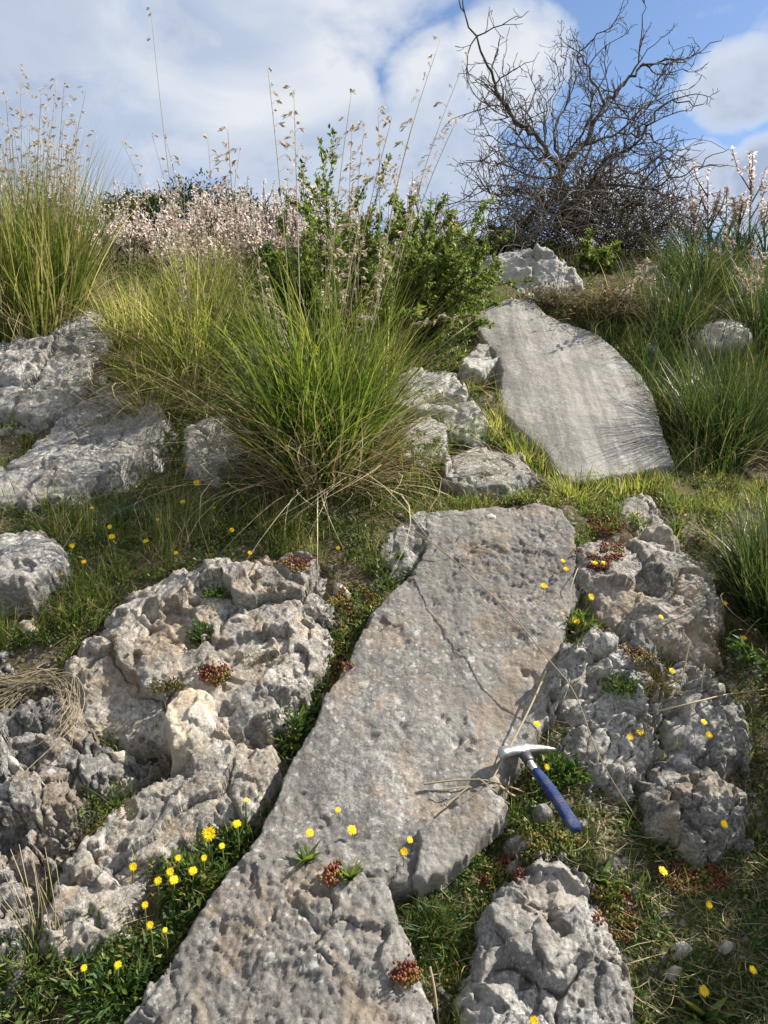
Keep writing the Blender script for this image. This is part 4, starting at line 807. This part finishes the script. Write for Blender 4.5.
cushion('olive cushion beside the cream stone on the pitted outcrop', 168, 688, 17, .03, 500, 'moss')
cushion('blue green spurge among weeds above the pitted outcrop', 127, 515, 24, .08, 900, 'blue_leaf', (.012, .026), (.004, .007))
cushion('green cushion on the left gully near the big slab corner', 292, 740, 22, .09, 900, 'weed', (.014, .03), (.004, .008))
cushion('brownish heathy cushion in the right rocks near leaning stalks', 652, 690, 26, .07, 1100, 'heath', (.010, .022), (.002, .004))
cushion('green plant by the hammer head right side', 562, 760, 24, .06, 900, 'weed', (.012, .022), (.005, .009))
cushion('dark green grassy cushion right of the big slab bottom', 430, 925, 26, .06, 900, 'turf_d', (.02, .045), (.0015, .003))
cushion('yellowish cushion at the right edge of the big slab', 578, 625, 18, .06, 700, 'bush', (.012, .024), (.004, .007))
cushion('green cushion at big slab upper right corner', 575, 540, 13, .04, 500, 'bush')
cushion('green cushion on the rubble between right side rocks', 622, 690, 20, .05, 700, 'weed')
cushion('leafy cushion covered with yellow flowers in the lower left gully', 192, 884, 26, .06, 1100, 'bush', (.014, .030), (.005, .009))
cushion('leafy cushion at the gully bend near big slab left edge', 236, 838, 20, .06, 800, 'weed', (.014, .030), (.005, .009))
cushion('dark leafy cushion low in the gully at the bottom left', 118, 985, 40, .07, 1500, 'weed', (.014, .034), (.004, .008))
cushion('pale green cushion at the lower left corner', 30, 975, 34, .09, 1000, 'bush', (.012, .03), (.003, .006))
cushion('green cushion on the slab top edge below the grass bench', 520, 497, 16, .05, 500, 'bush')
cushion('green cushion on the grass bench below upper slab tip', 598, 505, 20, .05, 700, 'bush')
cushion('green tuft between stones left of the upper slab', 472, 390, 18, .08, 500, 'heath', (.02, .04), (.005, .01))
cushion('fern green patch beside the fissured rock', 655, 830, 26, .05, 900, 'weed', (.010, .02), (.004, .007))
def sedum(label, px, py, rx, ry, n, bias=0.0, r=(.0022, .0048)):
    n = int(n*1.7)
    q = [(px+rx*math.sqrt(random.random())*math.cos(a), py+ry*math.sqrt(random.random())*math.sin(a)) for a in rng.uniform(0, 6.28, 46)]
    S = np.array([surf(a, b) for a, b in q]); c = S.mean(0); root_P = []
    k = rng.integers(0, len(S), n); P = S[k]+rng.normal(0, 1, (n, 3))*np.array([.010, .010, .006])+np.array([0, 0, .004])
    hue = np.clip((fbm(P*14, 2, 8)*.6+.5)+bias+rng.normal(0, .13, n), 0, 1)
    mb = MB(); V, f, a = beads(P, U(*r, n), hue, np.stack([U(.7, 1.1, n), U(.7, 1.1, n), U(.9, 1.5, n)], 1)); mb.add(V, f, **a)
    tag(mb.build('stonecrop', M['sedum'], None, c), label, 'stonecrop', 'stonecrop patches')
sedum('yellow and red stonecrop mat left of the big slab upper edge', 358, 598, 28, 22, 900, -.05)
sedum('reddish stonecrop spilling down beside the slab left edge', 342, 645, 12, 26, 420, .2)
sedum('yellow green stonecrop right under the hammer grip', 545, 832, 34, 16, 900, -.12)
sedum('red stonecrop on top of the rough bottom rock', 505, 865, 26, 20, 600, .25)
sedum('red stonecrop on the right pitted rock top', 600, 556, 26, 15, 600, .35)
sedum('red stonecrop on the grass bench edge above pitted rock', 610, 522, 22, 9, 350, .3)
sedum('bronze stonecrop down the right side of the bottom rock', 612, 905, 20, 30, 600, .15)
sedum('dark red stonecrop below the fissured rock', 690, 870, 34, 14, 600, .35)
sedum('yellow stonecrop in the crevice left of the bottom rock', 455, 950, 16, 30, 600, -.12)
sedum('little red stonecrop on the big slab lower right edge', 408, 975, 9, 8, 160, .35)
sedum('little red stonecrop on the slab beside leafy rosette', 334, 875, 6, 7, 120, .3)
sedum('rusty stonecrop beside the soil under cream stone', 215, 675, 14, 8, 260, .25)
sedum('rusty stonecrop on top right of the pitted outcrop', 300, 565, 18, 8, 300, .3)
sedum('bronze stonecrop between right knobbly rocks', 640, 655, 22, 10, 360, .1)
def moss(label, px, py, rx, ry, n):
    q = [(px+rx*math.sqrt(random.random())*math.cos(a), py+ry*math.sqrt(random.random())*math.sin(a)) for a in rng.uniform(0, 6.28, 30)]
    S = np.array([surf(a, b) for a, b in q]); k = rng.integers(0, len(S), n); P = S[k]+rng.normal(0, .007, (n, 3)); D = sph(n); D[:, 2] = abs(D[:, 2])+.4
    mb = MB(); V, f, a = leaves(P, D, U(.004, .009, n), U(.0015, .003, n), rng.random(n)); mb.add(V, f, **a); tag(mb.build('moss_cushion', M['moss'], None, S.mean(0)), label, 'moss', 'moss cushions')
moss('dark moss cushion under the green heathy cushion', 90, 825, 20, 8, 900)
moss('brown moss in the hollow at pitted outcrop left end', 112, 645, 7, 12, 500)
moss('moss strip across pitted outcrop right of its green crack', 262, 660, 22, 7, 700)
moss('golden moss beside right stonecrop on the pitted rock', 668, 590, 12, 9, 500)
moss('golden moss under the brownish right cushion', 640, 727, 12, 9, 500)
moss('dark moss at the foot of the bottom rock left side', 475, 925, 8, 14, 400)
def rosette(label, px, py, n, L, W, mat='bush'):
    c = surf(px, py, .004); root = c; a = U(0, 6.28, n); D = np.stack([np.cos(a), np.sin(a), U(.3, 1.1, n)], 1); mb = MB()
    V, f, at_ = blades(np.tile(c, (n, 1)), a, U(.5, 1.2, n), U(*L, n), U(*W, n), U(.1, .6, n), U(.2, .9, n), 5); mb.add(V, f, **at_)
    tag(mb.build('leaf_rosette', M[mat], None, c), label, 'plant', 'leaf rosettes in cracks')
rosette('green leaf rosette on the big slab under yellow flowers', 306, 862, 20, (.03, .06), (.012, .02))
rosette('bright green leaf rosette right of the slab flowers', 350, 880, 22, (.03, .06), (.011, .018))
rosette('broad leaf rosette right of the bottom rock top', 603, 882, 12, (.04, .075), (.016, .024), 'weed')
rosette('broad toothed leaf rosette in the lower right corner', 705, 1010, 16, (.06, .11), (.02, .035), 'weed')
rosette('green rosette at the big slab upper left corner', 400, 560, 18, (.03, .06), (.008, .014), 'weed')
rosette('yellow green rosette at the knobbly rock left side', 562, 660, 16, (.03, .05), (.008, .014))
rosette('small rosette low in the gully by the slab edge', 152, 960, 12, (.03, .06), (.014, .022))

# ------------------------------------------------------------------ yellow flowers
FL = [(133, 867, 10, 'on the sunlit rock edge left of the gully flower cluster'), (158, 881, 10, 'lowest in the gully flower cluster'), (170, 872, 9, 'upper one of two touching in the gully flower cluster'), (174, 880, 10, 'lower one of two touching in the gully flower cluster'), (193, 871, 9, 'at the right end of the gully flower cluster'), (209, 834, 13, 'largest of all, in the gully bend'), (237, 824, 9, 'right of the largest bloom in the gully bend'), (118, 965, 9, 'alone in the dark gully bottom'),
      (310, 833, 10, 'over the leaf rosette on the big slab'), (338, 810, 8, 'topmost of three blooming on the big slab'), (352, 830, 10, 'rightmost of three blooming on the big slab'), (404, 852, 11, 'at the left tip of the broken flake'), (410, 840, 7, 'small, at the upper left tip of broken flake'), (271, 739, 9, 'in the gully by the slab left edge'), (110, 527, 7, 'upper of two close together near blue green spurge'), (112, 537, 8, 'lower of two close together near blue green spurge'), (72, 546, 8, 'among weeds right of the low smooth rock'), (60, 574, 7, 'half hidden below the low smooth rock'), (127, 434, 8, 'beside the grooved rock ramp'),
      (188, 466, 7, 'highest under the middle tussocks drooping blades'), (197, 483, 8, 'middle one under the tussock blades'), (183, 502, 7, 'left one under the tussock blades'), (214, 508, 6, 'lowest right under the tussock blades'), (250, 553, 6, 'at the top edge of the pitted outcrop'), (544, 586, 9, 'on the right part of the big slab alone'), (563, 561, 7, 'upper of two at slab upper right edge'), (566, 569, 8, 'lower of two at slab upper right edge'), (595, 563, 8, 'left of a pair on the red stonecrop'), (604, 563, 7, 'right of a pair on the red stonecrop'),
      (576, 621, 9, 'above the yellowish cushion by the slab'), (591, 597, 8, 'right above the yellowish cushion'), (562, 648, 8, 'over the rosette by the knobbly rock'), (537, 724, 8, 'above the hammer head on the slab'), (547, 767, 7, 'just right of the hammer steel neck'), (661, 617, 7, 'on the mid pitted rock'), (725, 603, 6, 'in grass right of the pitted rock'), (741, 547, 7, 'in grass near the spiky right tussock'), (744, 638, 7, 'under the spiky right tussock'), (672, 671, 8, 'on the brownish heathy cushion'),
      (630, 737, 8, 'left of a pair on golden moss'), (640, 732, 8, 'right of a pair on golden moss'), (704, 722, 8, 'upper left of four at the right edge'), (709, 735, 7, 'second of four at the right edge'), (734, 749, 7, 'third of four at the right edge'), (748, 754, 8, 'last of four at the right edge'), (724, 824, 9, 'on the dark fissured rock'), (663, 871, 9, 'seen edge on below the fissured rock'), (709, 905, 7, 'dim one in the dark lower right turf'), (704, 991, 11, 'near the toothed rosette in lower right corner'), (753, 970, 9, 'at the right edge in dark turf'), (534, 1021, 11, 'at the bottom edge on the bottom rock'), (145, 905, 7, 'small, under the gully flower cluster on the left'), (178, 858, 7, 'small, at the top of the gully flower cluster'), (204, 858, 7, 'small, between the gully cluster and largest bloom'), (222, 846, 7, 'small, just below the largest bloom'), (246, 800, 6, 'small, high in the gully under the ledge'), (262, 770, 6, 'small, in the narrow gully left of slab middle'),
      (150, 925, 7, 'small, on dark leaves left of the gully bottom'), (84, 968, 7, 'small, in the pale green cushion lower left'), (165, 930, 6, 'small, near the slab edge at the gully bottom'), (92, 508, 6, 'above the blue green spurge on the left'), (146, 541, 6, 'right of the close pair on left ledge'), (158, 520, 6, 'right of the blue green spurge'), (84, 562, 6, 'in weeds between white stone and pitted outcrop'), (232, 530, 6, 'in grass above the pitted outcrop middle'), (176, 553, 6, 'on the pitted outcrop upper left rim'), (140, 448, 6, 'below the yellow flower of the grooved ramp'),
      (338, 548, 6, 'left of the grey rock shelf'), (386, 545, 6, 'against the grey rock shelf'), (57, 165, 0, '')]
def head_mesh():
    mb = MB(); n = 22
    for ring, (rr, tilt, k) in enumerate([(1.0, .22, n), (.72, .5, 16), (.42, .8, 9)]):
        a = np.arange(k)*2*np.pi/k+ring*.2+rng.normal(0, .05, k); D = np.stack([np.cos(a), np.sin(a), tilt+0*a+rng.normal(0, .08, k)], 1)
        V, f, at_ = leaves(np.zeros((k, 3))+D*.05, D, np.full(k, rr)*U(.9, 1.08, k), np.full(k, .36), U(0, 1, k), .15, np.tile([0, 0, 1.], (k, 1))); mb.add(V, f, **at_)
    V, f, at_ = beads(np.array([[0, 0, .1]]), np.array([.28]), np.array([.1]), np.array([[1, 1, .7]])); mb.add(V, f, **at_)
    me = mesh('flower_head', np.concatenate(mb.V), [np.concatenate(f) for f in mb.F.values()], {k: np.concatenate(a) for k, a in mb.A.items()}); me.materials.append(M['petal']); return me
def stem_mesh():
    mb = MB(); tube(mb, np.array([[0, 0, -.1], [.03, 0, .3], [.02, .02, .7], [0, 0, 1.]]), [.03, .026, .022, .02], 5); me = mesh('stem', np.concatenate(mb.V), [np.concatenate(f) for f in mb.F.values()], {k: np.concatenate(a) for k, a in mb.A.items()}); me.materials.append(M['stem']); return me
HM, SM = head_mesh(), stem_mesh()
for px, py, s, lab in FL:
    if not s: continue
    st = random.uniform(.02, .045) if not (px < 260 and py > 790) else .10; c0 = surf(px, py); k = st*F/np.linalg.norm(c0-CAM); b = surf(px+random.uniform(-2, 2), py+k*.9)
    root = empty('yellow_flower', b, 'yellow flower '+lab, 'flower', 'yellow daisy like flowers on the slope')
    X = at(px, py, b[1]-.005); top = X-b; r = s*.46*(1.1 if s > 12 else random.uniform(.75, 1.05))*np.linalg.norm(X-CAM)/F
    o = bpy.data.objects.new('stem', SM); COL.objects.link(o); o.parent = root; l = np.linalg.norm(top); o.rotation_euler = Vector(top).to_track_quat('Z', 'Y').to_euler(); o.scale = (l*.9, l*.9, l)
    if l*.03 < .0008: pass
    o = bpy.data.objects.new('flower_head', HM); COL.objects.link(o); o.parent = root; o.location = top; o.scale = (r, r, r); o.rotation_euler = (random.uniform(.45, 1.05), random.uniform(-.1, .45), 0)

# ------------------------------------------------------------------ dry stalks
def stick(label, pts, r=.003, name='dry_stalk', lifts=None, rnd=.6, group='dry stalks lying over the rocks'):
    P = []
    for i, (px, py) in enumerate(pts):
        p = surf(px, py) if not inside(MAIN, np.array([float(px)]), np.array([float(py)]))[0] else plane_hit([px], [py], SLAB_C+SLAB_N*.006, SLAB_N)[0]; l = .006 if lifts is None else lifts[i]
        d = unit(CAM-p); P.append(p+d*(l*1.4))
    P = np.array(P)
    for _ in range(3):
        if len(P) > 2:
            Q = np.repeat(P, 2, 0)[1:-1].copy(); Q[0::2] = .75*P[:-1]+.25*P[1:]; Q[1::2] = .25*P[:-1]+.75*P[1:]; P = np.concatenate([P[:1], Q, P[-1:]])
    mb = MB(); tube(mb, P, np.linspace(r, r*.6, len(P)), 6, rnd); tag(mb.build(name, M['straw'], None, P[0]), label, 'stalk', group)
stick('long bent grass stalk arching over the big slab past the hammer', [(391, 507), (432, 541), (476, 580), (516, 618), (547, 658), (576, 692), (596, 755), (637, 811)], .0022, lifts=[.06, .06, .08, .09, .08, .05, .03, .02], rnd=.4)
stick('thick dry stalk crossing under the hammer head', [(546, 672), (530, 708), (511, 745), (492, 780)], .0032, lifts=[.03, .02, .015, .008], rnd=.9)
stick('thin dry stalk standing at the slab right edge above hammer', [(549, 690), (549, 716), (547, 745)], .0018, lifts=[.03, .02, .01], rnd=.8)
stick('dry straw lying flat above the broken flake', [(424, 784), (455, 780), (490, 779), (530, 779)], .0028, rnd=.3)
stick('split dry leaf blade lying under the hammer neck', [(500, 786), (516, 781), (532, 777)], .0042, rnd=.9)
stick('thin straw crossing the flat straw by the flake', [(438, 790), (470, 786), (512, 774)], .0018, rnd=.7)
stick('curved straw at the flake top', [(478, 778), (492, 788), (512, 790), (528, 782)], .0020, rnd=.8)
stick('grey straw from flake to hammer neck', [(462, 803), (490, 784), (524, 776)], .0022, rnd=.2)
stick('short dry stalk on the slab beside the broken flake', [(446, 806), (458, 795), (470, 786)], .003, rnd=.5)
stick('long pale stalk leaning across the right rocks', [(646, 714), (690, 704), (730, 692), (790, 676)], .0028, lifts=[.01, .04, .04, .03], rnd=.8)
stick('upright pale stalk by the right rocks, right one', [(704, 664), (701, 695), (696, 738)], .0024, lifts=[.08, .04, .0], rnd=1)
stick('upright pale stalk by the right rocks, left one', [(690, 640), (682, 680), (676, 715)], .0020, lifts=[.08, .04, .0], rnd=.9)
stick('dry stalk standing in the crevice at bottom centre', [(430, 962), (435, 990), (441, 1030)], .0028, lifts=[.05, .02, .0], rnd=.9)
stick('dark dry twig between slab and crevice plants', [(372, 882), (395, 886), (422, 888)], .0030, rnd=.15)
stick('dry stem on the turf right of grip end', [(600, 800), (625, 818), (640, 832)], .002, rnd=.6)
stick('dry stem lying below the fissured rock', [(655, 858), (690, 848), (735, 852)], .0022, rnd=.8)
stick('pale broken stem in the lower right turf', [(648, 985), (660, 972), (670, 962)], .0022, rnd=.9)
stick('bent dry stalk on the pitted rock by red stonecrop', [(570, 590), (576, 572), (584, 555), (578, 540)], .002, lifts=[.01, .03, .03, .01], rnd=.9)
stick('long curved straw arching over the grass bench', [(556, 500), (575, 490), (610, 484), (640, 478)], .002, lifts=[.0, .05, .06, .02], rnd=.8)
# curled dry grass at the left
root = empty('dry_grass', surf(-6, 690), 'curled dry grey grass hanging over conglomerate at the left edge', 'dry grass')
mb = MB()
for k in range(34):
    s = random.uniform(-26, 20); x0 = random.uniform(-30, 10); e = random.uniform(0, 1); q = [(x0, 690+s), (30+s*.5, 676-e*14), (62+s*.6, 672-e*10+s*.4), (74+s*.5, 690+e*20), (76-e*34, 735+s), (68-e*50, 768+s*1.5-e*30)][:random.randint(4, 6)]
    q = [(a+random.uniform(-9, 9), b+random.uniform(-9, 9)) for a, b in q]; P = np.array([surf(a, b)+unit(CAM-surf(a, b))*l*random.uniform(.5, 1.2) for (a, b), l in zip(q, [.03, .07, .09, .08, .06, .03])]); t = np.linspace(0, len(P)-1, 24)
    for _ in range(2): P2 = np.stack([np.interp(t, np.arange(len(P)), P[:, i]) for i in range(3)], 1)
    ker = np.ones(5)/5; S = P2.copy()
    for i in range(3): S[2:-2, i] = np.convolve(P2[:, i], ker, 'valid')
    tube(mb, S, np.linspace(.0014, .0006, 24), 4, random.uniform(.2, 1))
mb.build('blades', M['straw'], root)
root = empty('dry_grass', surf(50, 945), 'pale dry stems standing at the lower left rock', 'dry grass'); mb = MB()
for k in range(16):
    a = surf(48+random.uniform(-22, 22), 950+random.uniform(-10, 14)); e = a+np.array([random.uniform(-.07, .0), random.uniform(-.03, .03), random.uniform(.12, .26)]); tube(mb, np.array([a, a*.5+e*.5+np.array([.01, 0, 0]), e]), [.0015, .0012, .0007], 4, random.random())
mb.build('stems', M['straw'], root)

# ------------------------------------------------------------------ hammer
def hammer():
    A = plane_hit([523.], [752.], SLAB_C+SLAB_N*.020, SLAB_N)[0]
    hv = plane_hit([548., 502.], [746., 752.], A, unit(SLAB_N+.45*unit(np.array([1., 0, 0])))); hx = unit(hv[0]-hv[1])
    Bp = at(577, 830, 1.0); rd = unit(Bp-CAM)
    ts = np.linspace(1.2, 3, 900); Q = CAM+rd*ts[:, None]; dl = np.abs(np.linalg.norm(Q-A, axis=1)-.275); cand = [i for i in range(len(ts)) if ts[i] < np.linalg.norm(A-CAM)+.02]
    i = min(cand, key=lambda k: dl[k]); B = Q[i]
    print('hammer', A, B, np.linalg.norm(A-B), G(B[0], B[1]), 'headlen', np.linalg.norm(hv[0]-hv[1]))
    gx = unit(B-A); nz = unit(np.cross(hx, gx)); nz = nz if nz@SLAB_N > 0 else -nz
    root = empty('hammer', A, 'geologist hammer with polished steel head and blue grip leaning on the slab', 'hammer')
    px_ = np.cross(nz, gx); px_ = px_ if px_@hx > 0 else -px_
    def loft(secs, axis_pts, e1, e2, k=12, pw=3.0):
        mb = MB(); th = np.arange(k)*2*np.pi/k; c, s = np.cos(th), np.sin(th); sx = np.sign(c)*np.abs(c)**(2/pw); sy = np.sign(s)*np.abs(s)**(2/pw)
        V = np.concatenate([p+a*sx[:, None]*e1+b*sy[:, None]*e2 for p, (a, b) in zip(axis_pts, secs)]); n = len(axis_pts)
        i = np.arange(n-1)[:, None]*k; j = np.arange(k)[None]; q = np.stack([i+j, i+(j+1) % k, i+k+(j+1) % k, i+k+j], -1).reshape(-1, 4)
        mb.add(V, [q, np.arange(k)[None, ::-1], (n-1)*k+np.arange(k)[None]]); return mb
    up = -gx
    # head: square face at the left, tapering pick curving down to the right
    t = np.array([-.068, -.066, -.048, -.044, -.020, -.010, .010, .022, .045, .070, .095, .101]); drop = np.array([0, 0, 0, 0, .002, .004, .004, .002, -.002, -.007, -.016, -.018])
    secs = [(.0105, .0105), (.012, .012), (.012, .012), (.010, .0105), (.010, .0105), (.0145, .011), (.0145, .011), (.0095, .010), (.0075, .0095), (.0055, .0085), (.0025, .007), (.001, .006)]
    scl = np.linalg.norm(hv[0]-hv[1])/.150; scl = min(max(scl, .85), 1.1)
    loft([(a*scl*1.3, b*scl*1.15) for a, b in secs], [A+hx*x*scl+up*(d+.006) for x, d in zip(t, drop)], up, nz).build('head', M['steel'], root)
    L = np.linalg.norm(B-A); xs = np.array([.0, .03, .05, .075])
    loft([(.0125, .0095), (.011, .0085), (.0085, .0065), (.0085, .0065)], [A+gx*x for x in xs], px_, nz).build('neck', M['steel'], root)
    xs = np.array([.010, .014, .034, .040]); loft([(.0140, .0125), (.0155, .0135), (.0140, .0120), (.0115, .0095)], [A+gx*x for x in xs], px_, nz).build('collar', M['dull'], root)
    xs = np.linspace(.072, L, 16); u_ = (xs-xs[0])/(L-xs[0])
    wd = .0140+.0022*np.sin(u_*math.pi)+.0035*sstep(.6, .95, u_); wd[0] *= .8; wd[-1] *= .82; th_ = .0105+.001*np.sin(u_*math.pi); th_[-1] *= .8
    bow = .004*np.sin(u_*math.pi*1.2)
    g = loft(list(zip(wd, th_)), [A+gx*x+px_*b_ for x, b_ in zip(xs, bow)], px_, nz, 14, 2.6).build('grip', M['blue'], root)
    rg = MB()
    for x in np.linspace(.105, L-.03, 16):
        k = 14; th = np.arange(k+1)*2*np.pi/k; w0 = np.interp(x, xs, wd)*1.0; t0 = np.interp(x, xs, th_); b0 = np.interp(x, xs, bow)
        c, s = np.cos(th), np.sin(th); sx = np.sign(c)*np.abs(c)**(2/2.6); sy = np.sign(s)*np.abs(s)**(2/2.6)
        tube(rg, A+gx*x+px_*b0+(w0*sx)[:, None]*px_+(t0*sy)[:, None]*nz, .0009, 4)
    rg.build('grip_ridges', M['blue'], root).parent = g
hammer()
for o in ROOTS: del o['_o']
print('verts', sum(len(o.data.vertices) for o in bpy.data.objects if o.type == 'MESH'), 'bytes objs', len(bpy.data.objects))
